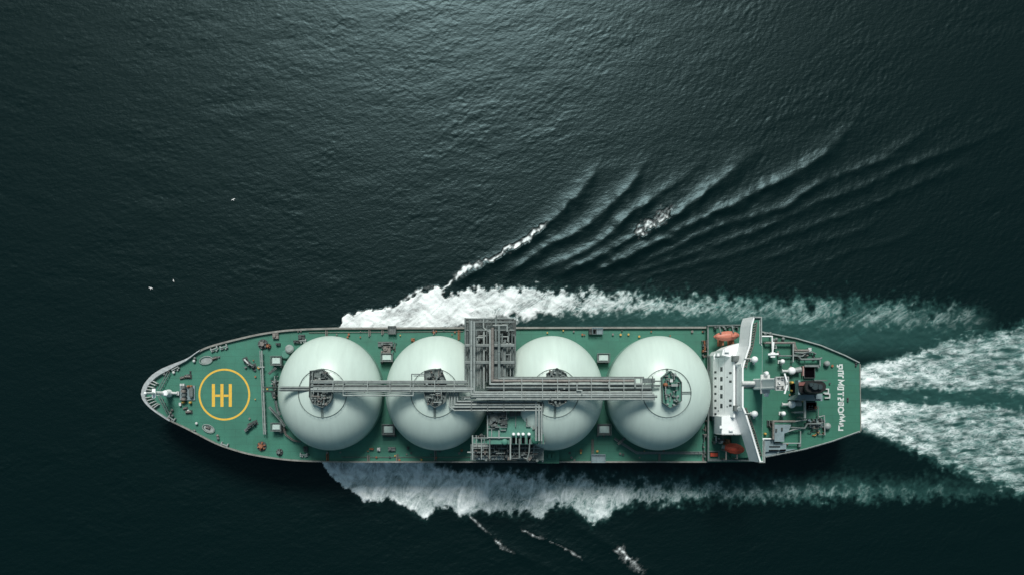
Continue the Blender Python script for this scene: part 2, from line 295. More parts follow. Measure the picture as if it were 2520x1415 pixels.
SEAC = (.0005, .0060, .0058, 1)
def watermat(name, webscale, stretch, rot, soft, lace, thr=.6, amp=1.5):
    m, nt, b = newmat(name); N = nt.nodes; L = nt.links
    def math_(op, a, bb=None, c=None, clamp=False):
        n = N.new('ShaderNodeMath'); n.operation = op; n.use_clamp = clamp
        for i, q in enumerate((a, bb, c)):
            if q is None: continue
            if isinstance(q, (int, float)): n.inputs[i].default_value = q
            else: L.new(q, n.inputs[i])
        return n.outputs[0]
    def mapr(q, a, bb, c=0.0, d=1.0, smooth=True):
        n = N.new('ShaderNodeMapRange'); n.interpolation_type = 'SMOOTHSTEP' if smooth else 'LINEAR'
        L.new(q, n.inputs[0]); n.inputs[1].default_value = a; n.inputs[2].default_value = bb; n.inputs[3].default_value = c; n.inputs[4].default_value = d
        return n.outputs[0]
    g = N.new('ShaderNodeNewGeometry')
    def nz(scale, st, ro, detail=5, rough=.6, dist=0.0, typ='FBM'):
        mp = N.new('ShaderNodeMapping'); L.new(g.outputs['Position'], mp.inputs[0]); mp.inputs['Rotation'].default_value = (0, 0, ro); 
        mp2 = N.new('ShaderNodeMapping'); L.new(mp.outputs[0], mp2.inputs[0]); mp2.inputs['Scale'].default_value = (st, 1, .001)
        n = N.new('ShaderNodeTexNoise'); n.noise_type = typ; n.inputs['Scale'].default_value = scale; n.inputs['Detail'].default_value = detail
        n.inputs['Roughness'].default_value = rough; n.inputs['Distortion'].default_value = dist
        L.new(mp2.outputs[0], n.inputs['Vector']); return n.outputs[0]
    # ripples
    r1 = nz(.7, .5, -.22, 4, .6, .3); r2 = nz(1.5, .6, .35, 3, .6, .2)
    hgt = math_('ADD', math_('MULTIPLY', r1, .30), math_('MULTIPLY', r2, .11))
    fr = None
    if webscale:
        a = N.new('ShaderNodeAttribute'); a.attribute_name = 'foam'; ar = N.new('ShaderNodeAttribute'); ar.attribute_name = 'air'
        D = a.outputs['Fac']; A = ar.outputs['Fac']
        n1 = nz(webscale, stretch, rot, 7, .6, lace)
        n3 = nz(2.0, .8, rot, 5, .7, .4)
        ab = math_('ABSOLUTE', math_('SUBTRACT', nz(webscale * 1.7, stretch, rot, 5, .55, lace * 1.4), .5))
        web = mapr(ab, 0.0, .10, 1.0, 0.0)                       # thin threads where the noise crosses its mean
        ab2 = math_('ABSOLUTE', math_('SUBTRACT', nz(webscale * 4.5, min(1, stretch * 1.4), rot + .4, 4, .6, lace), .5))
        web2 = mapr(ab2, 0.0, .09, 1.0, 0.0)
        q = math_('ADD', math_('MULTIPLY_ADD', math_('SUBTRACT', n1, .5), amp, D), math_('MULTIPLY', math_('SUBTRACT', n3, .5), .48))
        solid = mapr(q, .50, .50 + soft)
        th = math_('MULTIPLY', math_('MAXIMUM', web, math_('MULTIPLY', web2, .7)), mapr(math_('MULTIPLY_ADD', math_('SUBTRACT', n1, .5), 1.1, D), .12, .8))
        fr = math_('MAXIMUM', math_('MULTIPLY', solid, mapr(D, .25, .9, .38, 1.0)), math_('MULTIPLY', th, math_('MULTIPLY', mapr(D, .2, .9, .5, 1.0), thr)), clamp=True)
        fr = math_('MULTIPLY', fr, mapr(D, .0, .15))
        airy = math_('MULTIPLY', A, mapr(q, .0, .95, .3, 1.0))
        cm = N.new('ShaderNodeMix'); cm.data_type = 'RGBA'; L.new(airy, cm.inputs[0]); cm.inputs[6].default_value = SEAC; cm.inputs[7].default_value = (.065, .20, .18, 1)
        c2 = N.new('ShaderNodeMix'); c2.data_type = 'RGBA'; L.new(fr, c2.inputs[0]); L.new(cm.outputs[2], c2.inputs[6]); c2.inputs[7].default_value = (.88, .93, .93, 1)
        L.new(c2.outputs[2], b.inputs['Base Color'])
        L.new(mapr(fr, .4, 1, ROUGH, .8, False), b.inputs['Roughness'])
        hgt = math_('ADD', hgt, math_('MULTIPLY', fr, .12 if name != 'foam_crest' else .03)); hgt = math_('ADD', hgt, math_('MULTIPLY', math_('MULTIPLY', n1, D), .35))
    else:
        b.inputs['Base Color'].default_value = SEAC; b.inputs['Roughness'].default_value = ROUGH
    b.inputs['IOR'].default_value = 1.333; b.inputs['Specular Tint'].default_value = (.62, .93, 1, 1)
    bp = N.new('ShaderNodeBump'); bp.inputs['Strength'].default_value = .38; bp.inputs['Distance'].default_value = 1.0
    L.new(hgt, bp.inputs['Height']); L.new(bp.outputs[0], b.inputs['Normal'])
    return m
ROUGH = .325
MW = watermat('sea_water', 0, 1, 0, .1, 0)
MF1 = watermat('foam_north', .17, .34, -.62, .66, 1.1, .75)
MF2 = watermat('foam_south', .20, .5, -1.25, .62, 1.0, .6)
MF3 = watermat('foam_wake', .42, .30, -.12, .7, 1.0, .9, 2.1)
MF4 = watermat('foam_crest', .8, .45, -.65, .7, .6, .35, 1.0)
zone = np.zeros(X.shape, np.int8)
z1 = np.maximum(D1, A1 * .8) > .012; z2 = np.maximum(D2, A2 * .8) > .012; z3 = np.maximum(D3, A3 * .8) > .012; z4 = D4 > .02
zone[z4] = 4; zone[z1] = 1; zone[z2] = 2; zone[z3] = 3
fz = np.maximum.reduce([zone[:-1, :-1], zone[1:, :-1], zone[:-1, 1:], zone[1:, 1:]])
idx = np.arange(nx * ny).reshape(ny, nx)
quads = np.stack([idx[:-1, :-1], idx[:-1, 1:], idx[1:, 1:], idx[1:, :-1]], -1)
co = np.stack([X, Y, Z], -1).reshape(-1, 3).astype(np.float32)
nrm = np.stack([-gx, -gy, np.ones_like(gx)], -1).reshape(-1, 3); nrm /= np.linalg.norm(nrm, axis=1, keepdims=True)
def sheet(name, faces, mat, extra=None):
    u, inv = np.unique(faces.ravel(), return_inverse=True); inv = inv.reshape(faces.shape)
    V = co[u]; F = inv; NV = nrm[u]; dn = Dn.ravel()[u]; aa = Ar.ravel()[u]
    if extra is not None:
        F = np.vstack([F, extra[1] + len(V)]); V = np.vstack([V, extra[0]]); NV = np.vstack([NV, np.tile((0, 0, 1.0), (len(extra[0]), 1))]); dn = np.r_[dn, np.zeros(len(extra[0]))]; aa = np.r_[aa, np.zeros(len(extra[0]))]
    me = bpy.data.meshes.new(name); me.vertices.add(len(V)); me.vertices.foreach_set('co', V.astype(np.float32).ravel())
    n = len(F); me.loops.add(4 * n); me.loops.foreach_set('vertex_index', F.astype(np.int32).ravel())
    me.polygons.add(n); me.polygons.foreach_set('loop_start', np.arange(0, 4 * n, 4, dtype=np.int32)); me.polygons.foreach_set('use_smooth', np.ones(n, bool))
    me.materials.append(mat); me.update(calc_edges=True)
    for nm, q in (('foam', dn), ('air', aa)):
        at = me.attributes.new(nm, 'FLOAT', 'POINT'); at.data.foreach_set('value', q.astype(np.float32))
    me.normals_split_custom_set_from_vertices(NV.astype(np.float32).tolist())
    o = bpy.data.objects.new(name, me); C.objects.link(o); return o
R = 6000.0
ex = np.array([(-R, -R, 0), (R, -R, 0), (R, R, 0), (-R, R, 0), (xa, ya, 0), (xb, ya, 0), (xb, yb, 0), (xa, yb, 0)], float)
ef = np.array([(0, 1, 5, 4), (1, 2, 6, 5), (2, 3, 7, 6), (3, 0, 4, 7)])
tag(sheet('water', quads[fz == 0], MW, (ex, ef)), 'dark green open sea with small wind ripples and curved ship waves', 'sea', kind='structure')
tag(sheet('bow_foam', quads[fz == 1], MF1), 'bright white bow foam streaming back along the upper side of the ship', 'foam', kind='stuff')
tag(sheet('side_foam', quads[fz == 2], MF2), 'shaded bluish foam spreading in lobes below the lower side of the ship', 'foam', kind='stuff')
tag(sheet('wake_foam', quads[fz == 3], MF3), 'two churned white wake streams trailing from the square stern', 'foam', kind='stuff')
tag(sheet('crest_foam', quads[fz == 4], MF4), 'thin broken foam lines on wave crests away from the hull', 'foam', kind='stuff')

# ---------------------------------------------------------------- ship
ship = empty('tanker_ship', (0, 0, 0))
tag(ship, 'green decked gas tanker with four pale dome tanks steaming left across the sea', 'ship')
def part(name, mb, mat, label=None, parent=None): return mb.build(name, M[mat], parent or ship, label)
UP = [(351,968),(353,957),(358,945),(367,933),(379,921),(399,908),(424,897),(464,881),(496,860),(531,847),(585,833),(639,821),(700,812),(760,808),(830,806),(1140,805),(1740,804),(1742,800),(1850,799),(1875,816),(1960,833),(2020,850),(2080,875),(2116,893)]
LO = [(351,970),(355,983),(366,997),(381,1010),(400,1023),(421,1036),(450,1050),(480,1065),(531,1091),(572,1106),(625,1120),(700,1131),(760,1135),(830,1137),(1740,1137),(1850,1136),(1880,1126),(1980,1105),(2050,1085),(2118,1061)]
def smooth2(pts, m=4):
    p = [(2 * pts[0][0] - pts[1][0], 2 * pts[0][1] - pts[1][1])] + list(pts) + [(2 * pts[-1][0] - pts[-2][0], 2 * pts[-1][1] - pts[-2][1])]; o = []
    for i in range(1, len(p) - 2):
        for k in range(m):
            t = k / m; o.append(tuple(.5 * (2 * p[i][c] + (-p[i - 1][c] + p[i + 1][c]) * t + (2 * p[i - 1][c] - 5 * p[i][c] + 4 * p[i + 1][c] - p[i + 2][c]) * t * t + (-p[i - 1][c] + 3 * p[i][c] - 3 * p[i + 1][c] + p[i + 2][c]) * t ** 3) for c in (0, 1)))
    return o + [pts[-1]]
UP0, LO0 = UP, LO
UP = smooth2(UP[:14]) + UP[14:]; LO = smooth2(LO[:14]) + LO[14:]
deckpoly = [W(*p) for p in UP] + [W(*p) for p in LO[::-1]]
def hullmesh():
    mb = MB(); n = len(deckpoly); xmin = min(p[0] for p in deckpoly); xmax = max(p[0] for p in deckpoly)
    rings = []
    for z, f in ((-4.0, 1.0), (1.0, .85), (10.0, .35), (DZ, 0.0)):
        ring = []
        for x, y in deckpoly:
            t = max(0, 1 - (x - xmin) / 75.0); s_ = max(0, 1 - (xmax - x) / 45.0)
            k = 1 - f * (.5 * t ** .8 + .30 * s_)
            ring.append((x + f * 9 * t ** 2, y * k, z))
        rings.append(ring)
    vs = [p for r_ in rings for p in r_]; fs = []
    for j in range(3):
        for i in range(n): fs.append((j * n + (i + 1) % n, j * n + i, (j + 1) * n + i, (j + 1) * n + (i + 1) % n))
    return mb.add(vs, fs)
part('hull', hullmesh(), 'hull')
deck = part('deck', MB().prism(deckpoly, DZ - .4, DZ), 'deck')
# poop deck, one level up
PH = 5.0
poop_px = [(1868,817),(1960,833),(2020,850),(2080,875),(2116,893),(2118,1061),(2050,1085),(1980,1105),(1884,1125),(1800,1125),(1800,817)]
poop = [W(x, y, PH) for x, y in poop_px]
pd = part('poop_deck', MB().prism(poop, DZ + .02, DZ + PH), 'deck2')
def inset(path, d):
    out = []
    for i, p in enumerate(path):
        a = path[max(0, i - 1)]; b = path[min(len(path) - 1, i + 1)]; L = math.hypot(b[0] - a[0], b[1] - a[1]) or 1
        out.append((p[0] - (b[1] - a[1]) / L * d, p[1] + (b[0] - a[0]) / L * d))
    return out
up = [W(*p) for p in smooth2(UP0[:14]) + UP0[14:17]]; lo = [W(*p) for p in smooth2(LO0[:14]) + LO0[14:15]]
part('bulwark', MB().wall(inset(up[31:], -.3), .75, DZ, DZ + 1.1), 'rim')
part('bulwark', MB().wall(inset(lo[20:], .3), .6, DZ, DZ + 1.1), 'rim')
mbw = MB()
bwpath = lo[:21][::-1] + up[:33]
cxb = W(430, 967)
def toward(p, d):
    L = math.hypot(cxb[0] - p[0], cxb[1] - p[1]); return (p[0] + (cxb[0] - p[0]) / L * d, p[1] + (cxb[1] - p[1]) / L * d)
for i in range(len(bwpath) - 1):
    a, b = bwpath[i], bwpath[i + 1]
    w1, w2 = [float(.55 + 1.25 * sm(np.array(float(k)), 6, 26) - 1.05 * sm(np.array(float(k)), 42, 53)) for k in (i, i + 1)]
    a2, b2 = toward(a, float(w1)), toward(b, float(w2))
    mbw.prism([a, b, b2, a2], DZ + .01, DZ + 1.6)
part('bow_bulwark', mbw, 'rimw', 'pale grey bulwark round the bow')
for px, py in ((378,1000),(372,993),(367,985),(362,978),(383,1004),(374,941),(369,949),(364,957),(380,935)):
    p = W(px - 6, py, 1); q = toward(p, 3.0)
    mb = MB(); a = math.atan2(q[1] - p[1], q[0] - p[0]); c = ((p[0] + q[0]) / 2, (p[1] + q[1]) / 2)
    mb.cbox(c[0], c[1], DZ + .02, 3.0, .3, 1.5, a, .25); part('bulwark_bracket', mb, 'offw')
# rails round the stern
prail = MB().rail([W(x, y, PH + 1) for x, y in ((1875,817),(1960,833),(2020,850),(2080,875),(2114,892))], DZ + PH, r=.16, step=2.2)
prail.wall([W(x, y, PH + .3) for x, y in ((1875,816),(1960,832),(2020,849),(2080,874),(2115,892))], .5, DZ + PH, DZ + PH + .4)
part('stern_railing', prail, 'pipel')
prail = MB().rail([W(x, y, PH + 1) for x, y in ((1884,1123),(1980,1104),(2050,1084),(2116,1060))], DZ + PH, r=.15, step=2.2)
prail.wall([W(x, y, PH + .3) for x, y in ((1884,1124),(1980,1105),(2050,1085),(2117,1061))], .5, DZ + PH, DZ + PH + .4)
part('stern_railing', prail, 'pipel')
part('transom_coaming', MB().wall([W(2116, 895, PH), W(2118, 1060, PH)], .35, DZ + PH, DZ + PH + .25), 'rim')
# ---- helipad marking and lettering painted on the deck
def ringflat(cx, cy, r0, r1, z, n=96):
    vs = []; 
    for i in range(n):
        a = 2 * PI * i / n; vs += [(cx + r0 * math.cos(a), cy + r0 * math.sin(a), z), (cx + r1 * math.cos(a), cy + r1 * math.sin(a), z)]
    return MB().add(vs, [(2 * i, 2 * i + 1, (2 * i + 3) % (2 * n), (2 * i + 2) % (2 * n)) for i in range(n)])
hx, hy = W(552, 970)
circ = ringflat(hx, hy, 9.85, 10.6, DZ + .02); part('landing_circle', circ, 'yellow', parent=deck)
hm = MB()
for a, b in ((521.5,529),(542.5,550),(563,570.5)):
    p = W(a, 944); q = W(b, 1000); hm.box(p[0], q[0], q[1], p[1], DZ + .01, DZ + .02)
for a, b in ((529.5,542),(550.5,562.5)):
    p = W(a, 970); q = W(b, 975.5); hm.box(p[0], q[0], q[1], p[1], DZ + .01, DZ + .02)
part('landing_letter', hm, 'yellow', parent=deck)
LET = [[(155,125),(157,160),(185,165),(200,127),(240,127),(242,195),(175,198)], [(160,238),(255,240),(262,290),(165,287)], [(165,325),(225,325),(255,332),(262,368)],
 [(165,405),(262,412),(195,452),(262,500),(165,488)], [(165,530),(262,535),(262,580),(165,575),(165,530)], [(160,660),(262,660)], [(262,618),(262,700)],
 [(170,770),(168,735),(208,735),(215,768),(262,768),(262,728)], [(262,805),(178,820),(178,862),(262,868),(262,805)], [(222,812),(222,864)],
 [(175,925),(205,900),(255,910),(265,950),(248,988),(188,1000),(175,965),(175,925)], [(188,1030),(240,1030),(278,1052)], [(200,1085),(275,1078),(210,1120),(275,1150),(195,1168)],
 [(185,1200),(268,1205)], [(268,1240),(185,1246),(182,1322),(262,1322)], [(268,1205),(190,1244)]]
for st in LET:
    mb = MB(); pts = [W(2040 + x / 7.444, 880 + y / 7.444, PH) for x, y in st]
    mb.wall(pts, .54, DZ + PH + .004, DZ + PH + .02); part('deck_letter', mb, 'mark', parent=pd)
# ---- tanks
TX = [-62.9, -20.1, 25.6, 68.3]; RX, RY, EH, RZ = 20.75, 22.9, 7.5, 18.0; TY = -.1
def dome_z(dx, dy): return EH + RZ * math.sqrt(max(0, 1 - (dx / RX) ** 2 - (dy / RY) ** 2))
tanks = []
for i, tx in enumerate(TX):
    t = empty('storage_tank', (0, 0, 0), ship); tanks.append(t)
    mb = MB(); n, m = 128, 40; vs = []; fs = []
    for j in range(m + 1):
        a = PI / 2 * j / m
        for k in range(n):
            b = 2 * PI * k / n; cr = max(math.cos(a), 1e-3)
            vs.append((tx + RX * cr * math.cos(b), TY + RY * cr * math.sin(b), DZ + EH + RZ * math.sin(a)))
    for j in range(m):
        for k in range(n): fs.append((j * n + k, j * n + (k + 1) % n, (j + 1) * n + (k + 1) % n, (j + 1) * n + k))
    mb.add(vs, fs, True); part('tank_dome', mb, 'dome', parent=t)
    ell = [(tx + (RX - .05) * math.cos(2 * PI * k / 96), TY + (RY - .05) * math.sin(2 * PI * k / 96)) for k in range(96)]
    sk = MB().prism(ell, DZ + .01, DZ + EH, top=False, bottom=False); part('tank_skirt', sk, 'skirt', parent=t)
    # round walkway on the crown
    rg = MB(); RR = 9.2; q = 72
    for k in range(q):
        a = 2 * PI * k / q; b = 2 * PI * (k + 1) / q
        pa = (RR * math.cos(a), RR * math.sin(a)); pb = (RR * math.cos(b), RR * math.sin(b))
        za, zb = DZ + dome_z(*pa), DZ + dome_z(*pb)
        rg.cyl((tx + pa[0], TY + pa[1], za + .12), (tx + pb[0], TY + pb[1], zb + .12), .13, n=6, cap=False)
        if k % 2 == 0:
            rg.cyl((tx + pa[0], TY + pa[1], za), (tx + pa[0], TY + pa[1], za + 1.0), .05, n=4)
        rg.cyl((tx + pa[0], TY + pa[1], za + 1.0), (tx + pb[0], TY + pb[1], zb + 1.0), .045, n=4, cap=False)
    part('crown_walkway', rg, 'ring', parent=t)
    # ladders down from the tower
    dirs = [(0, -1), (0, 1)] if i != 3 else [(0, 1), (1, .02)]
    for dx, dy in dirs:
        ld = MB()
        for s_ in (-.35, .35):
            pts = []
            for k in range(7):
                d = 5.0 + 4.4 * k / 6; x = dx * d + s_ * dy; y = dy * d + s_ * dx
                pts.append((tx + x, TY + y, DZ + dome_z(x, y) + .25))
            ld.tube(pts, .11, 5)
        for k in range(12):
            d = 5.1 + 4.2 * k / 11; x, y = dx * d, dy * d; z = DZ + dome_z(x, y) + .25
            ld.cyl((tx + x - .35 * dy, TY + y - .35 * dx, z), (tx + x + .35 * dy, TY + y + .35 * dx, z), .07, n=5)
        part('crown_stairs', ld, 'ring', parent=t)
def clutter(parent, name, x0, x1, y0, y1, z, n, seed, mats=('steel', 'steelw', 'dark', 'pipe'), hmax=3.0, big=1.0):
    r = random.Random(seed)
    e = empty(name, (0, 0, 0), parent) if parent is ship else parent
    for _ in range(n):
        mb = MB(); mat = M[r.choice(mats)]; x = r.uniform(x0, x1); y = r.uniform(y0, y1); h = r.uniform(.4, hmax); k = r.random()
        if k < .3:
            w = r.uniform(.4, 1.5) * big; d = r.uniform(.4, 1.5) * big; mb.cbox(x, y, z, w, d, h, 0, .12); mb.cbox(x, y, z + h * .98, w * .5, d * .5, .3); nm = 'machine_box'
        elif k < .55: mb.cyl((x, y, z), (x, y, z + h), r.uniform(.25, .6) * big, n=8); nm = 'riser_post'
        elif k < .85:
            L = r.uniform(1.5, 4.5) * big
            q = (min(x + L, x1), y) if r.random() < .5 else (x, min(y + L, y1))
            mb.tube([(x, y, z), (x, y, z + h), (q[0], q[1], z + h), (q[0], q[1], z)], r.uniform(.12, .22), 6); nm = 'pipe_loop'
        else: mb.ball((x, y, z + h * .6), r.uniform(.35, .7) * big, 8, 6); mb.cyl((x, y, z), (x, y, z + h * .6), .2, n=6); nm = 'relief_valve'
        mb.build(nm, mat, e)
TH = 26.8
TOW = [[(764,912),(795,908),(818,930),(818,978),(812,990),(795,1002),(770,992),(762,975)], [(1045,912),(1085,906),(1098,935),(1098,985),(1092,992),(1070,1002),(1052,990),(1045,975)],
       [(1345,918),(1370,905),(1392,918),(1402,940),(1400,975),(1392,990),(1372,1000),(1350,992)], [(1628,928),(1648,912),(1668,928),(1676,940),(1676,985),(1665,995),(1648,1003),(1630,990)]]
for i, pl in enumerate(TOW):
    poly = [W(x, y, TH) for x, y in pl]; t = tanks[i]
    part('tower_platform', MB().prism(poly, DZ + 22.5, DZ + TH), 'grate' if i < 3 else 'plat', parent=t)
    part('tower_railing', MB().rail(poly, DZ + TH, True, r=.13, step=1.6), 'steel', parent=t)
    xs_ = [p[0] for p in poly]; ys_ = [p[1] for p in poly]; mx = (max(xs_) - min(xs_)) * .12
    clutter(t, 'tower_machinery', min(xs_) + mx, max(xs_) - mx, min(ys_) + mx, max(ys_) - mx, DZ + TH, 90 if i < 3 else 55, 60 + i, ('steel', 'steelw', 'pipe', 'pipel', 'pipe'), 2.4, .75)
c4 = tanks[3]; x, y = W(1652, 936, 29); part('tower_cabinet', MB().cbox(x, y, DZ + TH, .9, .9, 2.4).cbox(x, y, DZ + TH + 2.4, 1.1, 1.1, .15), 'offw', parent=c4)
x, y = W(1660, 947, 29); part('tower_cabinet', MB().cbox(x, y, DZ + TH, 2.2, .8, 2.2).cbox(x, y, DZ + TH + 2.2, 2.4, 1.0, .15), 'pipel', parent=c4)
x, y = W(1639, 946, 29); part('tower_pump', MB().cyl((x, y, DZ + TH), (x, y, DZ + TH + 1.8), .8).ball((x, y, DZ + TH + 1.8), .8, 10, 4, half=True), 'rust', 'rusty red pump', parent=c4)
# ---- pipe bridge over the domes
HB = 28.5
pb = empty('pipe_bridge', (0, 0, 0), ship)
def pipe(pts, r, mat='pipe', h=HB, name='cargo_pipe', parent=None, fl=0):
    mb = MB(); pp = [P(x, y, h) for x, y in pts]; mb.tube(pp, r, 10)
    for a, b in zip(pp[:-1], pp[1:]):
        L = math.dist(a, b); k = int(L / 9)
        for j in range(1, k):
            t = j / k; c = [a[q] + (b[q] - a[q]) * t for q in range(3)]; d = [(b[q] - a[q]) / L * .12 for q in range(3)]
            mb.cyl([c[q] - d[q] for q in range(3)], [c[q] + d[q] for q in range(3)], r * 1.35, n=10)
    return part(name, mb, mat, parent=parent or pb)
def slab(px0, px1, py0, py1, h, th, mat, name, parent=None):
    x0, y1 = W(px0, py0, h); x1, y0 = W(px1, py1, h); mb = MB().box(x0, x1, y0, y1, DZ + h - th, DZ + h)
    k = max(1, int((x1 - x0) / 1.2)); 
    for j in range(0, k, 2): mb.box(x0 + (x1 - x0) * j / k, x0 + (x1 - x0) * (j + .35) / k, y0 + .04, y1 - .04, DZ + h, DZ + h + .06)
    return part(name, mb, mat, parent=parent or pb)
slab(764, 1146, 936.5, 941.5, HB - .6, .3, 'pipe', 'bridge_walkway'); slab(764, 1146, 945, 952, HB - 1.3, .3, 'dark', 'girder_and_shade_strip')  # the dark strip paints in the shadow gap between the pipes
slab(690, 764, 950, 962, HB - 3.5, .3, 'steel', 'bridge_walkway')
pipe([(765,937),(1150,937)], .28, 'pipel'); pipe([(765,941.5),(1152,941.5)], .35, 'pipe'); pipe([(766,953),(1163,953)], .38, 'pipe'); pipe([(765,957.5),(1165,957.5)], .55, 'pipel'); pipe([(765,962.5),(1160,962.5)], .32, 'pipe')
pipe([(765,948),(1160,948)], .25, 'steel')
pipe([(845,945),(845,972.5),(1017,972.5),(1017,938)], .26, 'pipel'); pipe([(850,967.5),(1012,967.5)], .2, 'pipe')
pipe([(686,953),(765,953)], .3, 'pipe', HB - 3.4); pipe([(686,958.5),(765,958.5)], .35, 'pipe', HB - 3.4)
pipe([(1013,935),(1013,920),(1045,920)], .2, 'pipe'); pipe([(1018,924),(1045,924)], .18, 'pipe')
slab(1215, 1585, 926, 931, HB - .8, .3, 'steel', 'bridge_walkway'); slab(1210, 1625, 946, 951, HB - 1.4, .3, 'grate', 'girder_and_shade_strip'); slab(1200, 1605, 956, 961, HB - 1.6, .3, 'dark', 'girder_and_shade_strip'); slab(1180, 1612, 973, 980, HB - 1.2, .3, 'steel', 'girder_and_shade_strip')
slab(1580, 1612, 930, 942, HB - 1.4, .3, 'grate', 'girder_and_shade_strip')
pipe([(1228,800),(1228,931),(1560,931)], .5, 'pipe'); pipe([(1212,806),(1212,936.5),(1562,936.5)], .6, 'steelw'); pipe([(1206,812),(1206,944.5),(1582,944.5)], .42, 'pipel')
pipe([(1200,954),(1602,954)], .45, 'pipe'); pipe([(1196,952),(1500,952)], .2, 'pipel', HB + .6)
pipe([(1167,790),(1167,964.5),(1605,964.5)], .38, 'pipel'); pipe([(1160,788),(1160,970),(1610,970)], .45, 'pipel'); pipe([(1163,975),(1617,975)], .5, 'pipe'); pipe([(1172,981.5),(1612,981.5)], .36, 'pipel')
pipe([(1420,944),(1420,960),(1432,960),(1432,970)], .25, 'pipel', HB + .9); pipe([(1498,938),(1498,954),(1508,954)], .22, 'pipel', HB + .9); pipe([(1563,930),(1563,952)], .3, 'pipel', HB + .9)
pipe([(1606,925),(1606,950)], .2, 'steel'); pipe([(1606,937),(1626,937)], .25, 'steel')
for y, r, m in ((1001,.34,'pipel'),(994.5,.42,'pipel'),(987,.34,'pipel')):
    xx = {1001:1112, 994.5:1119, 987:1126}[y]; pipe([(xx,958),(xx,y),(1333 - (1001 - y),y),(1333 - (1001 - y),1084)], r, m, HB - 2.5)
pipe([(1106,958),(1106,1000),(1118,1009),(1336,1009)], .28, 'pipel', HB - 2.5); pipe([(1137,985),(1137,976),(1160,976)], .24, 'pipe', HB - 2.2); pipe([(1143,983),(1143,979),(1180,979)], .24, 'pipel', HB - 2.2)
slab(1122, 1338, 989, 1000, HB - 3.4, .3, 'steel', 'girder_and_shade_strip'); slab(1118, 1338, 1002, 1010, HB - 3.6, .3, 'grate', 'girder_and_shade_strip')
for px in (820, 845, 905, 960, 1010, 1070, 1118):   # cross frames of the bridge
    p = W(px, 936, HB + .5); q = W(px, 964, HB + .5); part('cross_frame', MB().box(p[0] - .16, p[0] + .16, q[1], p[1], DZ + HB - 1.6, DZ + HB - 1.3).box(p[0] - .14, p[0] + .14, q[1], p[1], DZ + HB + .75, DZ + HB + .9), 'pipel', parent=pb)
for px in (1240, 1284, 1335, 1372, 1400, 1455, 1500, 1535, 1580):
    p = W(px, 928, HB + .5); q = W(px, 983, HB + .5); part('cross_frame', MB().box(p[0] - .16, p[0] + .16, q[1], p[1], DZ + HB - 2, DZ + HB - 1.8).box(p[0] - .14, p[0] + .14, q[1], p[1], DZ + HB + .75, DZ + HB + .9), 'pipel', parent=pb)
for px in (1160, 1200, 1240, 1290, 1335):
    p = W(px, 985, HB - 2); q = W(px, 1012, HB - 2); part('cross_frame', MB().box(p[0] - .16, p[0] + .16, q[1], p[1], DZ + HB - 2, DZ + HB - 1.8), 'steel', parent=pb)
for px, py in ((952, 940), (952, 960), (1212, 940), (1212, 975), (1484, 940), (1484, 972), (672, 953), (672, 962)):
    x, y = W(px, py, 10); part('bridge_leg', MB().cyl((x, y, DZ), (x, y, DZ + HB - 3.6), .35).cbox(x, y, DZ + .01, 1.3, 1.3, .4), 'steel', parent=pb)
# ---- upper manifold rack
HM = 22.0
mf = empty('cargo_manifold', (0, 0, 0), ship)
def mslab(px0, px1, py0, py1, h, th, mat, name='manifold_platform'): return slab(px0, px1, py0, py1, h, th, mat, name, mf)
mslab(1143, 1270, 786, 930, 13, .4, 'dark'); mslab(1143, 1158, 784, 952, HM - 5, .4, 'dark'); mslab(1250, 1268, 850, 905, HM, .4, 'grate'); mslab(1160, 1262, 800, 812, HM - 2, .4, 'grate'); mslab(1232, 1250, 905, 932, HM, .4, 'steel')
mslab(1214, 1229, 840, 934, HM + 3, .4, 'grate')
for y in (784, 792, 812, 848, 851, 890, 893): pipe([(1145,y),(1266,y)], .3 if y < 840 else .42, 'pipe', HM + (.5 if y < 840 else 4), 'manifold_beam', mf)
for x, a, b, r, m in ((1187,850,940,.2,'steel'),(1179,845,945,.22,'pipel'),(1240,840,925,.2,'pipel'),(1248,845,928,.25,'pipe'),(1256,850,925,.2,'pipel'),(1264,845,922,.22,'pipe'),(1171,832,950,.2,'pipel'),(1145,782,950,.3,'pipe'),(1150,784,950,.3,'steel'),(1155,786,950,.25,'pipe'),(1163,790,930,.35,'pipe'),(1175,830,950,.28,'pipel'),(1183,850,955,.28,'pipe'),(1191,815,955,.38,'pipel'),(1198,800,940,.3,'steel'),
                      (1220,780,900,.45,'pipe'),(1227,800,930,.3,'pipel'),(1236,820,925,.25,'pipe'),(1243,835,930,.38,'pipe'),(1252,810,900,.25,'steel'),(1260,820,895,.25,'steel'),(1268,825,900,.3,'pipe'),(1232,890,935,.3,'pipel')):
    pipe([(x,a),(x,b)], r, m, HM + rnd.uniform(0, 3), 'manifold_pipe', mf)
for pts in ([(1172,826),(1172,812),(1198,812)],[(1172,846),(1172,830),(1192,830)],[(1178,840),(1178,826),(1200,826)],[(1190,785),(1190,806),(1203,816)],[(1232,828),(1250,828),(1250,840)],[(1234,845),(1262,845)],[(1234,858),(1234,880)],[(1245,872),(1258,872),(1258,862)],[(1222,775),(1222,812)],[(1213,800),(1248,800),(1248,815)],[(1180,862),(1196,862)],[(1236,905),(1262,905)]):
    pipe(pts, .28, rnd.choice(('pipel', 'pipe')), HM + rnd.uniform(-1, 3), 'manifold_pipe', mf)
x0, y1 = W(1180, 782, HM); x1, y0 = W(1262, 822, HM); clutter(mf, 'manifold_valve', x0, x1, y0, y1, DZ + 16, 80, 91, ('steel', 'pipe', 'grate'), 5)
x0, y1 = W(1165, 824, HM); x1, y0 = W(1262, 925, HM); clutter(mf, 'manifold_valve', x0, x1, y0, y1, DZ + 13, 90, 92, ('steel', 'pipe', 'dark', 'grate'), 7)
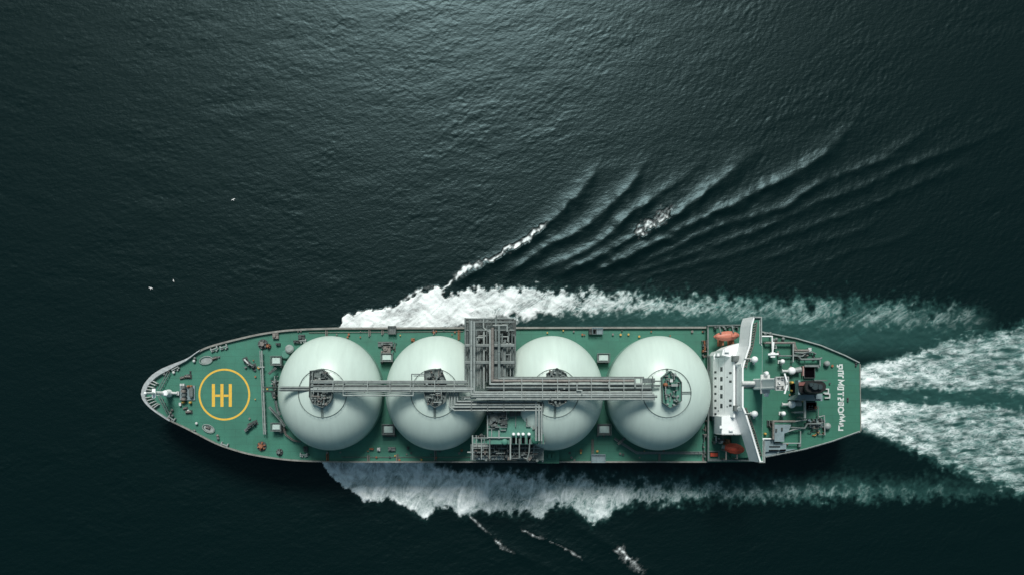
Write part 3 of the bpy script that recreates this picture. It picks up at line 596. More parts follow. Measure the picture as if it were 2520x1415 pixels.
for px, py in ((1150,800),(1150,900),(1262,830),(1262,900),(1205,830)):
    x, y = W(px, py, 8); part('manifold_leg', MB().cyl((x, y, DZ), (x, y, DZ + HM), .4).cbox(x, y, DZ + .01, 1.4, 1.4, .4), 'steel', parent=mf)
# lower platform
LH = 20.0
lp = empty('loading_platform', (0, 0, 0), ship)
slab(1199, 1338, 1006, 1092, LH, .5, 'plat', 'platform_floor', lp)
slab(1158, 1338, 1092, 1132, LH - 8, .4, 'grate', 'platform_floor', lp); slab(1163, 1206, 1075, 1092, LH - 7, .4, 'plat', 'platform_floor', lp); slab(1172, 1240, 1119, 1130, LH - 7.5, .5, 'blue', 'platform_floor', lp)
for pts, r in (([(1200,1008),(1200,1078)],.3),([(1228,1010),(1228,1040)],.35),([(1228,1058),(1228,1078)],.3),([(1200,1076),(1256,1076),(1256,1130)],.3),([(1333,1008),(1333,1092)],.35),([(1326,1010),(1326,1092)],.25),([(1319,1010),(1319,1040)],.22),([(1296,1012),(1296,1048),(1306,1048)],.25),
    ([(1163,1070),(1163,1130)],.3),([(1163,1092),(1340,1092)],.35),([(1163,1097),(1205,1097)],.4),([(1163,1077),(1200,1077)],.25),([(1150,1112),(1325,1112)],.28),([(1245,1127),(1300,1127)],.3),([(1278,1078),(1278,1127)],.25),([(1304,1080),(1302,1112),(1298,1127)],.25),([(1250,1092),(1246,1127)],.28),([(1205,1080),(1205,1128)],.25),([(1222,1092),(1222,1130)],.2),
    ([(1210,1010),(1210,1076)],.18),([(1218,1010),(1218,1050)],.2),([(1236,1010),(1236,1034)],.18),([(1312,1010),(1312,1056)],.2),([(1200,1054),(1228,1054)],.2),([(1160,1102),(1330,1102)],.22),([(1160,1121),(1320,1121)],.2),([(1185,1078),(1185,1130)],.2),([(1234,1092),(1234,1128)],.18),([(1264,1092),(1264,1127)],.22),([(1315,1092),(1312,1124)],.2),([(1172,1070),(1172,1094)],.18),([(1192,1070),(1192,1094)],.18),
    ([(1230,1034),(1245,1034),(1252,1028)],.22),([(1230,1044),(1240,1044)],.22),([(1232,1058),(1245,1058)],.25),([(1269,1010),(1269,1050)],.18),([(1258,1076),(1258,1092)],.2),([(1270,1076),(1270,1092)],.2),([(1281,1076),(1281,1092)],.2),([(1294,1076),(1294,1092)],.2),([(1306,1076),(1306,1092)],.2),([(1310,1054),(1336,1054)],.2),([(1330,1095),(1343,1092)],.25)):
    pipe(pts, r, rnd.choice(('pipe', 'pipel', 'pipe')), LH + .8 if pts[0][1] < 1091 else LH - 6.5, 'platform_pipe', lp)
for px in (1264, 1276, 1287.5, 1302):
    x, y = W(px, 1068, LH + 2); x2, y2 = W(px, 1083, LH)
    v = MB().cyl((x, y, DZ + LH), (x, y, DZ + LH + 2), .65).ball((x, y, DZ + LH + 2), .65, 12, 5, half=True); part('vent_cap', v, 'white', parent=lp)
    part('platform_opening', MB().cbox(x2, y2, DZ + LH + .01, 1.25, 2.3, .25).cbox(x2, y2, DZ + LH + .26, 1.0, 2.0, .05), 'void', parent=lp)
for px, py, sx, sy, m in ((1203,1014,2,2,'dark'),(1238,1018,3,3,'dark'),(1260,1016,2,2.4,'dark'),(1276,1016,1.5,1.8,'dark'),(1215,1030,3,4,'steel'),(1240,1040,2.4,2.2,'dark'),(1218,1044,2,2,'steel'),(1323,1060,2,4,'steel')):
    x, y = W(px, py, LH); part('platform_machinery', MB().cbox(x, y, DZ + LH + .01, sx, sy, 1.4).cyl((x, y, DZ + LH + 1.4), (x, y, DZ + LH + 2.2), min(sx, sy) * .3), m, parent=lp)
x, y = W(1242, 1086, LH); part('platform_tank', MB().cyl((x, y, DZ + 8), (x, y, DZ + LH + 1), 1.2).ball((x, y, DZ + LH + 1), 1.2, 12, 4, half=True, sz=.4), 'plat', parent=lp)
x, y = W(1318, 1082, LH); part('platform_tank', MB().cyl((x, y, DZ + 8), (x, y, DZ + LH + 1), 1.5).ball((x, y, DZ + LH + 1), 1.5, 12, 4, half=True, sz=.4), 'deck', parent=lp)
x0, y1 = W(1203, 1010, LH); x1, y0 = W(1248, 1050, LH); clutter(lp, 'platform_valve', x0, x1, y0, y1, DZ + LH, 48, 93, ('steel', 'dark', 'pipe'), 2)
x0, y1 = W(1165, 1094, 9); x1, y0 = W(1320, 1130, 9); clutter(lp, 'platform_valve', x0, x1, y0, y1, DZ + 12, 90, 94, ('steel', 'dark', 'steelw', 'pipe'), 4)
x0, y1 = W(1168, 1068, 9); x1, y0 = W(1198, 1078, 9); clutter(lp, 'platform_valve', x0, x1, y0, y1, DZ + 12, 14, 95, ('steel', 'dark', 'steelw'), 3)
for px, py in ((1203,1012),(1203,1085),(1333,1012),(1333,1085),(1268,1085)):
    x, y = W(px, py, 6); part('platform_leg', MB().cyl((x, y, DZ), (x, y, DZ + LH - .5), .4).cbox(x, y, DZ + .01, 1.3, 1.3, .4), 'steel', parent=lp)
# green ledge overhanging the lower side
x0, y1 = W(1322, 1106, 3); x1, y0 = W(1376, 1139, 3)
lg = part('side_ledge', MB().box(x0, x1, y0, y1, DZ + 2.3, DZ + 3).box(x0, x1, y0, y0 + .3, DZ + 3.01, DZ + 3.3), 'deck')
for px in (1335, 1352, 1362): x, y = W(px, 1121, 3); part('ledge_locker', MB().cbox(x, y, DZ + 3.01, 1.2, 1.8, 1.1).cbox(x, y, DZ + 4.11, 1.3, 1.9, .1), 'deck2', parent=lg)
x, y = W(1335, 1134, 3); part('ledge_lamp', MB().ball((x, y, DZ + 3.5), .4).cyl((x, y, DZ + 3), (x, y, DZ + 3.3), .15), 'offw', parent=lg)
# other little side platforms
for px, py, sx, sy, m in ((1472,1127,5.6,3.3,'blue'),(965,812,3.2,3.2,'steel'),(1470,814,4.2,2.6,'blue'),(1458,816,3.0,2.0,'dark')):
    x, y = W(px, py, 1.5); mb = MB().cbox(x, y, DZ + .3, sx, sy, 1.1)
    for k in range(4): mb.cbox(x - sx / 2 + sx * (k + .5) / 4, y, DZ + 1.4, .15, sy * .95, .35)
    part('boarding_platform', mb.rail([(x - sx / 2, y - sy / 2), (x + sx / 2, y - sy / 2), (x + sx / 2, y + sy / 2), (x - sx / 2, y + sy / 2)], DZ + 1.4, True, r=.1), m)
# ---- foredeck
x, y = W(418, 967, 0)
mst = MB().cyl((x, y, DZ), (x, y, DZ + 24), 1.0, .45, n=14).cbox(x, y, DZ + 8, 4.2, 1.6, .4).cbox(x, y, DZ + 16, 1.4, 3.6, .3).ball((x, y, DZ + 24.2), .6)
mst.cyl((x, y, DZ + 1), (x, y, DZ + 5), 1.6, 1.2, n=14); part('foremast', mst, 'white')
x2, y2 = W(436, 967, 2); part('foremast_step', MB().cyl((x, y + .2, DZ + 1.6), (x2, y2, DZ + 1.6), .55).cbox(x2, y2, DZ + .01, 1, 1.6, 1.5), 'offw')
for sgn in (-1, 1):
    for o_ in (0, 6):
        a = P(388 + o_, 966 + sgn * 6, 1.6); b = P(412 + o_, 966 + sgn * 47 - (4 if sgn < 0 else -6) , 1.2)
        mb = MB().cyl(a, b, .18, n=6); 
        for k in range(1, 5):
            t = k / 5; c = [a[q] + (b[q] - a[q]) * t for q in range(3)]; mb.cyl((c[0], c[1], DZ), c, .1, n=5)
        part('breakwater_rail', mb, 'pipe')
def rot(x, y, a): return x * math.cos(a) - y * math.sin(a), x * math.sin(a) + y * math.cos(a)
def winch(px, py, s=1.0, a=0.0, h=0.0, pink=False):
    x, y = W(px, py, h + .8); z = DZ + h; e = empty('mooring_winch', (0, 0, 0), ship)
    d = rot(1.5 * s, 0, a); f = rot(0, .9 * s, a)
    MB().box(x - 2.0 * s, x + 2.0 * s, y - 1.0 * s, y + 1.0 * s, z + .01, z + .35, a).build('bed_plate', M['dark'], e)
    mb = MB().cyl((x - d[0], y - d[1], z + 1.1 * s), (x + d[0], y + d[1], z + 1.1 * s), .55 * s, n=12)
    for t in (-1, -.2, .55, 1): mb.cyl((x + d[0] * t - d[0] * .05, y + d[1] * t - d[1] * .05, z + 1.1 * s), (x + d[0] * t + d[0] * .05, y + d[1] * t + d[1] * .05, z + 1.1 * s), 1.0 * s, n=14)
    mb.build('drum', M['steelw'], e)
    mo = MB().box(x + f[0] - .6 * s, x + f[0] + .6 * s, y + f[1] - .45 * s, y + f[1] + .45 * s, z + .36, z + 1.5 * s, a); mo.cyl((x + f[0], y + f[1], z + 1.5 * s), (x + f[0], y + f[1], z + 1.9 * s), .4 * s); mo.build('motor', M['offw' if pink else 'steel'], e)
def bollard(px, py, a=0.0, s=1.0, h=0.0, mat='steel'):
    x, y = W(px, py, h + .5); z = DZ + h; mb = MB().box(x - 1.5 * s, x + 1.5 * s, y - .6 * s, y + .6 * s, z + .01, z + .2, a)
    for k in (-.85, .85):
        d = rot(k * s, 0, a); mb.cyl((x + d[0], y + d[1], z + .2), (x + d[0], y + d[1], z + 1.1 * s), .38 * s, n=10); mb.cyl((x + d[0], y + d[1], z + 1.1 * s), (x + d[0], y + d[1], z + 1.25 * s), .5 * s, n=10)
    return part('bollard', mb, mat)
def ovalring(px, py, rx, ry, a, h=0.0, name='rope_tray', mat='pipel'):
    x, y = W(px, py, h + .5); mb = MB(); pts = []
    for k in range(25):
        t = 2 * PI * k / 24; u = rot(rx * math.cos(t), ry * math.sin(t), a); pts.append((x + u[0], y + u[1], DZ + h + .6))
    mb.tube(pts, .16, 6)
    inner = [(x + rot(rx * .85 * math.cos(2 * PI * k / 24), ry * .85 * math.sin(2 * PI * k / 24), a)[0], y + rot(rx * .85 * math.cos(2 * PI * k / 24), ry * .85 * math.sin(2 * PI * k / 24), a)[1]) for k in range(24)]
    mb.prism(inner, DZ + h + .01, DZ + h + .15)
    return part(name, mb, mat)
def roundwinch(px, py, s=1.0, mat='steelw'):
    x, y = W(px, py, 1); e = empty('capstan', (0, 0, 0), ship)
    MB().cyl((x, y, DZ + .01), (x, y, DZ + .4), 2.2 * s, n=18).build('base_ring', M['dark'], e)
    MB().cyl((x, y, DZ + .4), (x, y, DZ + 1.8), .9 * s, .6 * s, n=14).cyl((x, y, DZ + 1.8), (x, y, DZ + 2.1), .95 * s, n=14).build('barrel', M[mat], e)
    for k in range(6):
        a = k * PI / 3 + .3; MB().cbox(x + 1.5 * s * math.cos(a), y + 1.5 * s * math.sin(a), DZ + .4, .8 * s, .5 * s, .8, a).build('chock', M['steel' if mat != 'rust' else 'rust'], e)
# windlass
wx, wy = W(460, 966, 1); wl = empty('anchor_windlass', (0, 0, 0), ship)
MB().cbox(wx, wy, DZ + .01, 6.2, 6.0, .5).build('bed_plate', M['blue'], wl)
for k, yy in enumerate((-2.4, -.8, .8, 2.4)):
    MB().cyl((wx - 1.2, wy + yy - .5, DZ + 1.6), (wx - 1.2, wy + yy + .5, DZ + 1.6), 1.0, n=14).cyl((wx - 1.2, wy + yy - .6, DZ + 1.6), (wx - 1.2, wy + yy - .5, DZ + 1.6), 1.25, n=14).build('drum', M['steel' if k % 2 else 'steelw'], wl)
MB().cbox(wx + 1.9, wy + .2, DZ + .51, 1.6, 3.4, 1.5).cyl((wx + 1.9, wy - 2, DZ + 1.3), (wx + 1.9, wy + 2.4, DZ + 1.3), .5).build('gearbox', M['steel'], wl)
for px, py in ((450,989),(468,990),(463,950),(470,950)): x, y = W(px, py, 1); MB().cyl((x, y, DZ + .01), (x, y, DZ + 1.2), .55).ball((x, y, DZ + 1.2), .55, 10, 4, half=True).build('brake_cap', M['ochre' if py > 960 else 'rust'], wl)
for px, py in ((447,946),(452,946)): x, y = W(px, py, 1); MB().cbox(x, y, DZ + .01, .9, .8, 1.6).cbox(x, y, DZ + 1.61, 1, .9, .1).build('control_box', M['offw'], wl)
x, y = W(443, 994, 1); part('deck_locker', MB().cbox(x, y, DZ + .01, .8, 1.2, 1.0).cbox(x, y, DZ + 1.01, .9, 1.3, .1), 'offw')
winch(462, 926, .75, 0); winch(448, 929, .55, .2); winch(464, 1013, .7, .1, pink=True); winch(455, 1004, .5, .3); bollard(468, 917, PI / 2, .6, mat='dark')
ovalring(507, 886, 2.7, 1.6, .2); ovalring(513, 1054, 2.6, 1.5, -.4); winch(527, 881, .6, .3); bollard(536, 878, .2, .6); winch(511, 1052, .5, -.3)
for px, py in ((478,888),(480,881),(484,1041),(479,1059),(536,1071),(537,1078),(405,920),(415,912),(428,916),(420,1015),(425,1022),(424,1008),(414,1030)):
    x, y = W(px, py, .5); part('mushroom_vent', MB().cyl((x, y, DZ), (x, y, DZ + .9), .35).ball((x, y, DZ + .9), .6, 10, 4, half=True, sz=.6), rnd.choice(('steelw', 'steel', 'offw')))
for px, py, a in ((551,853,.3),(553,1093,-.3),(528,858,.4),(745,838,0),(748,1118,0),(432,906,.5),(423,1028,-.6)):
    x, y = W(px, py, .5); mb = MB(); 
    for k in (-1, 1):
        d = rot(1.3 * k, 0, a); mb.cbox(x + d[0], y + d[1], DZ + .01, .5, 1.6, 1.1, a)
    d = rot(0, -.7, a); mb.cyl((x + d[0] - .6, y + d[1], DZ + .01), (x + d[0] - .6, y + d[1], DZ + .9), .35).cyl((x + d[0] + .6, y + d[1], DZ + .01), (x + d[0] + .6, y + d[1], DZ + .9), .35).cbox(x, y, DZ + 1.11, 3.1, .4, .25, a)
    part('fairlead', mb, 'pipel')
# deck crane like gear beside the landing circle
def davit(px, py, qx, qy, h=0.0, s=1.0, mat='offw'):
    x, y = W(px, py, h + 2); x2, y2 = W(qx, qy, h + 2); z = DZ + h; e = empty('hose_davit', (0, 0, 0), ship)
    MB().cyl((x, y, z), (x, y, z + 2), .7 * s, n=10).cbox(x, y, z + .01, 2 * s, 2 * s, .3, .4).build('pedestal', M['dark'], e)
    MB().cyl((x, y, z + 2), (x2, y2, z + 2), .42 * s, .28 * s, n=8).build('boom', M[mat], e)
    MB().cbox(x2, y2, z + .01, 1.4 * s, 1.1 * s, 1.9, .6).build('boom_rest', M['steel'], e)
davit(601, 884, 612, 895); davit(622, 900, 610, 893, mat='steel'); davit(613, 1046, 605, 1057, mat='steel'); davit(625, 1040, 612, 1050, mat='dark')
x, y = W(604, 903, 1); part('hydrant', MB().cyl((x, y, DZ), (x, y, DZ + 1), .4).cyl((x - .6, y, DZ + .8), (x + .6, y, DZ + .8), .22), 'steel')
roundwinch(646, 846, .95); roundwinch(643, 1097, .9, 'rust'); roundwinch(687, 1112, .65, 'steel'); roundwinch(660, 851, .5, 'rust')
x, y = W(643, 1097, 0); part('green_pad', MB().cbox(x, y - .2, DZ + .002, 7, 6.2, .008), 'deck2')
# long walkway across the foredeck
a = P(644, 862, 2.2); b = P(653, 1068, 2.2)
mb = MB().cyl(a, b, .32, n=8).cyl((a[0] - .9, a[1], a[2] - .6), (b[0] - .9, b[1], b[2] - .6), .2, n=6)
for k in range(12): t = (k + .5) / 12; c = [a[q] + (b[q] - a[q]) * t for q in range(3)]; mb.cyl((c[0], c[1], DZ), c, .15, n=5).cyl((c[0] - 1, c[1], c[2] - .5), (c[0] + .5, c[1], c[2] - .5), .12, n=5)
part('crossing_pipe', mb, 'pipel'); c = P(645, 903, 2.4); part('pipe_valve', MB().cyl((c[0] - 1.6, c[1], c[2]), (c[0] + 1, c[1], c[2]), .3).cyl((c[0], c[1], DZ), c, .3), 'pipel')
# pale equipment boxes
for px, py, sx, sy, h in ((680,887,4.0,3.4,3),(680,1050,3.8,3.0,3),(952,879,4.4,3.0,3.2),(956,1056,4.6,3.8,3.2),(1485,880,4.6,3.2,3.2),(1487,1056,5.0,4.0,3.2)):
    x, y = W(px, py, h); e = empty('equipment_house', (0, 0, 0), ship)
    MB().cbox(x, y, DZ + .01, sx, sy, h).build('cabin', M['steel'], e); MB().cbox(x, y, DZ + h + .01, sx * .78, sy * .7, .3).cbox(x, y, DZ + h + .31, sx * .7, sy * .62, .12).build('roof_hatch', M['box'], e)
    MB().rail([(x - sx * .55, y - sy * .55), (x + sx * .55, y - sy * .55), (x + sx * .55, y + sy * .55), (x - sx * .55, y + sy * .55)], DZ + h - .2, True, r=.12, step=1.2).build('railing', M['pipe'], e)
    clutter(e, 'fitting', x - sx * .6, x + sx * .6, y - sy * .75, y - sy * .45, DZ + .1, 6, int(px), ('steel', 'dark'), 2.5)
x, y = W(712, 858, 2); part('round_ventilator', MB().cyl((x, y, DZ), (x, y, DZ + 2), 1.5, n=16).cyl((x, y, DZ + 2), (x, y, DZ + 2.5), 1.8, 1.2, n=16), 'pipel')
x, y = W(702, 872, 1); part('round_ventilator', MB().cyl((x, y, DZ), (x, y, DZ + 1), 1.7, n=16).cyl((x, y, DZ + 1), (x, y, DZ + 1.3), 1.8, 1.4, n=16), 'plat')
for px, py, sx, sy, m in ((678,826,2.4,2.2,'steelw'),(684,846,1.8,.9,'dark'),(742,830,2.6,2.4,'dark'),(730,840,2.6,1.2,'dark'),(948,846,6,2,'steel'),(952,858,3,3.4,'steelw'),(1016,836,1.4,1.4,'rust'),(932,1105,1.2,1.4,'offw'),(964,1104,3,1.6,'steel'),(752,1104,1.6,2.2,'dark'),(1004,1102,.8,1.2,'dark'),(914,1104,1.6,.7,'rust')):
    x, y = W(px, py, 1); part('deck_machinery', MB().cbox(x, y, DZ + .01, sx, sy, 1.1).cyl((x - sx * .2, y, DZ + 1.1), (x - sx * .2, y, DZ + 1.7), min(sx, sy) * .3).cyl((x - sx * .5, y + sy * .3, DZ + 1.3), (x + sx * .5, y + sy * .3, DZ + 1.3), .15), m)
x0, y1 = W(934, 842, 1); x1, y0 = W(982, 866, 1); clutter(ship, 'valve_group', x0, x1, y0, y1, DZ, 22, 101, ('steel', 'steelw', 'dark'), 1.6, .7)
x0, y1 = W(663, 925, 3); x1, y0 = W(684, 982, 3); clutter(ship, 'valve_group', x0, x1, y0, y1, DZ, 34, 102, ('steel', 'pipel', 'steelw', 'dark'), 4, .8)
x0, y1 = W(1728, 838, 1); x1, y0 = W(1738, 878, 1); clutter(ship, 'valve_group', x0, x1, y0, y1, DZ, 26, 103, ('steelw', 'rust', 'dark', 'steel'), 2.2, .7)
x0, y1 = W(1730, 1030, 1); x1, y0 = W(1739, 1125, 1); clutter(ship, 'valve_group', x0, x1, y0, y1, DZ, 30, 104, ('steelw', 'dark', 'steel'), 2.2, .6)
def walk(pts, h=1.0, w=.9, mat='steel', name='walkway'):
    pp = [W(x, y, h) for x, y in pts]; mb = MB().wall(pp, w, DZ + h - .15, DZ + h)
    mb.rail(inset(pp, w / 2), DZ + h, r=.09, step=1.5).rail(inset(pp, -w / 2), DZ + h, r=.09, step=1.5)
    return part(name, mb, mat)
walk([(663,1000),(690,1030),(702,1048)], 3, .8, 'pipe'); walk([(679,985),(684,1010),(690,1020)], 4, .8, 'pipe'); walk([(662,920),(680,905)], 3, .8); walk([(1512,1078),(1530,1090),(1566,1113),(1728,1113)], 1.0, .9, 'pipe'); walk([(1520,1092),(1545,1070)], 3.5, .6)
walk([(698,1048),(704,1068),(722,1082),(740,1086)], 1, .5, 'steelw')
for px, a, b in ((802,808,826),(908,811,826),(1067,808,822),(1128,812,835),(905,1118,1136),(804,1112,1134),(1070,1105,1135),(976,1116,1136),(1622,1113,1134),(940,812,822),(1730,1113,1134),(1457,1080,1130)):
    p = W(px, a, .5); q = W(px, b, .5); part('deck_pipe', MB().cyl((p[0], p[1], DZ + .5), (q[0], q[1], DZ + .5), .28, n=6).cyl((p[0] + .6, p[1], DZ + .3), (q[0] + .6, q[1], DZ + .3), .16, n=6).cyl((q[0], q[1], DZ), (q[0], q[1], DZ + .9), .25), 'rust' if px % 3 == 0 else 'steelw')
p = W(840, 1124, .3); q = W(1180, 1124, .3); part('deck_pipe', MB().cyl((p[0], p[1], DZ + .35), (q[0], q[1], DZ + .35), .1, n=6), 'steelw'); p = W(760, 818, .3); q = W(1140, 815, .3); part('deck_pipe', MB().cyl((p[0], p[1], DZ + .35), (q[0], q[1], DZ + .35), .12, n=6), 'steelw')
# small valves scattered on the open deck strips
r = random.Random(5); k = 0
while k < 84:
    z_ = r.random()
    if z_ < .36: px, py = r.uniform(700, 1735), r.uniform(812, 830)
    elif z_ < .72: px, py = r.uniform(700, 1735), r.uniform(1106, 1132)
    elif z_ < .86: px, py = r.uniform(612, 660), r.uniform(870, 1060)
    else: px, py = r.uniform(1890, 2050), r.uniform(860, 1100)
    hh = PH if px > 1870 else 0
    if 1140 < px < 1345: continue
    if any(((W(px, py)[0] - t) / 21.5) ** 2 + (W(px, py)[1] / 23.6) ** 2 < 1 for t in TX): continue
    x, y = W(px, py, hh); s_ = r.uniform(.25, .55); k += 1
    part('deck_valve', MB().cyl((x, y, DZ + hh), (x, y, DZ + hh + .7), s_ * .6, n=7).cyl((x, y, DZ + hh + .7), (x, y, DZ + hh + .8), s_, n=9), r.choice(('rust', 'rust', 'ochre', 'steelw', 'dark')))
# ---- accommodation block
e0 = empty('accommodation_block', (0, 0, 0), ship)
def wp(pts, h): return [W(x, y, h) for x, y in pts]
# side decks with rails
for q in ([(1741,801),(1850,799),(1850,860),(1741,930)], [(1741,1035),(1850,1035),(1850,1132),(1741,1132)]): part('boat_deck', MB().prism(wp(q, 3), DZ + .03, DZ + 3), 'deck2')
MBr = MB(); MBr.wall(wp([(1742,930),(1742,801),(1848,799)], 3.2), .5, DZ + 3, DZ + 3.5); MBr.wall(wp([(1743,930),(1743,1132),(1860,1132)], 3.2), .6, DZ + 3, DZ + 3.5); MBr.rail(wp([(1742,801),(1848,799)], 4), DZ + 3.5, r=.1); part('boat_deck_rail', MBr, 'pipe')
H0, H1, FX0, FX1 = 9.0, 22.0, 90.0, 94.2                  # raked front of the house
yA0 = W(0, 884, 22)[1]; yA1 = W(0, 1012, 22)[1]
fh = MB(); q = [(FX0, DZ + .04), (FX0, DZ + H0), (FX1, DZ + H1), (FX1 + .7, DZ + H1), (FX1 + .7, DZ + .04)]
fh.add([(a, yA1 - 2.2, b) for a, b in q] + [(a, yA0 + 1.2, b) for a, b in q], [(0, 1, 2, 3, 4), (9, 8, 7, 6, 5)] + [(i, i + 5, (i + 1) % 5 + 5, (i + 1) % 5) for i in range(5)])
part('front_house', fh, 'white', parent=e0)
def facebox(h, dh, y, w, p, name, mat):
    sl = (FX1 - FX0) / (H1 - H0); o = []
    for pr in (-.02, p):
        for hh, yy in ((h - dh, y - w), (h - dh, y + w), (h + dh, y + w), (h + dh, y - w)): o.append((FX0 + (hh - H0) * sl - pr * .95, yy, DZ + hh + pr * .31))
    return MB().add(o, [(3, 2, 1, 0), (4, 5, 6, 7), (0, 1, 5, 4), (1, 2, 6, 5), (2, 3, 7, 6), (3, 0, 4, 7)]).build(name, M[mat], e0)
for h, ys_, w_, ht in ((10.6, (915,930,950,968,985,1003,1018), .42, .7), (14.5, (908,932,953,974,998), .85, .75), (20.2, (917,938,985,997), .42, .8), (18.2, (927,1000), .2, .35), (12.5, (1010,), .25, .3)):
    for py in ys_:
        y = W(0, py, h)[1]; facebox(h, ht, y, w_, .05, 'window', 'dark'); facebox(h, ht * .8, y, w_ * .85, .09, 'window_pane', 'glass')
for h in (12.6, 16.6): facebox(h, .07, (yA0 + yA1) / 2, (yA0 - yA1) / 2 + .8, .04, 'deck_edge_band', 'offw')
part('side_house', MB().prism(wp([(1756,874),(1762,864),(1832,848),(1832,884),(1757,884)], 10), DZ + .05, DZ + 10), 'white', parent=e0)
part('side_house', MB().prism(wp([(1768,1027),(1832,1027),(1832,1068),(1768,1068)], 10), DZ + .05, DZ + 10), 'white', parent=e0)
g = MB().prism(wp([(1776,873),(1779,860),(1792,852),(1824,842),(1838,860),(1838,1069),(1776,1069),(1776,1024),(1806,1020),(1806,880)], 20), DZ + 10.02, DZ + 20.0)
part('side_house', g, 'white', parent=e0)
part('house_roof_trim', MB().rail(wp([(1762,1067),(1828,1067)], 20.5), DZ + 20, r=.1), 'pipel', parent=e0)
for px, py, sx, sy in ((1790,862,1.6,1.2),(1768,872,.8,1.0),(1806,875,.8,.8),(1775,1050,1,1),(1800,1058,1.4,.7)):
    x, y = W(px, py, 21); part('roof_box', MB().cbox(x, y, DZ + 20.01, sx, sy, .8).cbox(x, y, DZ + 20.81, sx * 1.1, sy * 1.1, .08), 'white', parent=e0)
# dark gangway and ladders at the foot
x, y = W(1749, 893, 3); part('access_stair', MB().cbox(x, y, DZ + 3.01, 2.2, 6, 1.8, .1).rail([(x - 1.2, y - 3), (x - 1.2, y + 3)], DZ + 4.8), 'steel', parent=e0)
# wheelhouse with wings
HWf = 27.0
wh = empty('wheelhouse', (0, 0, 0), ship)
front = [(1852,779),(1846,800),(1841,850),(1828,890),(1824,905),(1824,1000),(1830,1013),(1845,1060),(1868,1137)]
rear = [(1880,1137),(1880,1082),(1876,1076),(1876,850),(1873,845),(1873,779)]
topp = wp(smooth2(front, 3) + rear, HWf); nf = len(smooth2(front, 3)); yc0, yc1 = W(0, 1008, HWf)[1], W(0, 896, HWf)[1]
botp = [(x - (1.5 if not yc0 < y < yc1 else .3), y) if k < nf else (x, y) for k, (x, y) in enumerate(topp)]
wbm = MB(); nn = len(topp); wbm.add([(x, y, DZ + 20.1) for x, y in botp] + [(x, y, DZ + HWf) for x, y in topp], [((i + 1) % nn, i, nn + i, nn + (i + 1) % nn) for i in range(nn)] + [tuple(range(nn)), tuple(range(2 * nn - 1, nn - 1, -1))])
part('wheelhouse_body', wbm, 'white', parent=wh)
ins = lambda pts, d: [(x + d, y) for x, y in pts]
fr2 = [(1857,783),(1849,804),(1845,852),(1832,890),(1829,905),(1829,1000),(1834,1013),(1849,1060),(1871,1133)]
part('wheelhouse_roof', MB().prism(wp(fr2 + [(1877,1133),(1877,1082),(1875.5,1076),(1875.5,850),(1869,845),(1869,783)], HWf), DZ + HWf + .01, DZ + HWf + .1), 'deck', parent=wh)
inner = [(x + .3, y) for x, y in wp(front, HWf)]
part('roof_parapet', MB().wall(inner, .6, DZ + HWf + .02, DZ + HWf + 1.0), 'white', parent=wh)
part('wing_parapet', MB().wall(wp([(1852,780.5),(1871.5,780.5),(1871.5,844)], HWf), .45, DZ + HWf + .11, DZ + HWf + 1.1), 'pipel', parent=wh)
part('wing_parapet', MB().wall(wp([(1866,1136),(1879.5,1136),(1879.5,1082)], HWf), .4, DZ + HWf + .11, DZ + HWf + 1.1), 'pipel', parent=wh)
# dark diagonal lattice behind the parapet
for pts in ([(1856,792),(1850,830),(1846,852),(1833,890),(1830,905)], [(1829,1003),(1834,1015),(1850,1060),(1868,1122)]):
    pp = wp(pts, HWf + 1); lat = MB()
    for a, b in zip(pp[:-1], pp[1:]):
        L = math.dist(a, b); m = max(1, int(L / .9))
        for j in range(m):
            t = (j + .5) / m; x = a[0] + (b[0] - a[0]) * t + .5; y = a[1] + (b[1] - a[1]) * t; lat.cbox(x, y, DZ + HWf + .12, .9, .35, .5, .5)
    lat.rail([(p[0] + 1.1, p[1]) for p in pp], DZ + HWf + .1, r=.1, step=1.2)
    part('roof_lattice', lat, 'steelw', parent=wh)
# black box painted as the shade in the gap between house and wheelhouse
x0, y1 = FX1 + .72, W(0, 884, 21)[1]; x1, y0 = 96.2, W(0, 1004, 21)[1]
part('bridge_gap_shade', MB().box(x0, x1, y0, y1, DZ + 10, DZ + 17), 'void', parent=wh)
for px, py in ((1811,882),(1813,1004)): x, y = W(px, py, 23); part('ladder_well', MB().cbox(x, y, DZ + 19, 2.2, 2.2, 4.5).cbox(x, y, DZ + 23.52, 1.7, 1.7, .1), 'steel', parent=wh)
fw = MB(); n_ = 17; xw = W(1824, 905, HWf)[0] - .08; ya_ = W(0, 908, HWf)[1]; yb_ = W(0, 998, HWf)[1]
for k in range(n_):
    y = ya_ + (yb_ - ya_) * (k + .5) / n_
    part('wheelhouse_window', MB().box(xw - .02, xw + .06, y - .36, y + .36, DZ + 23.6, DZ + 25.4), 'glass', parent=wh)
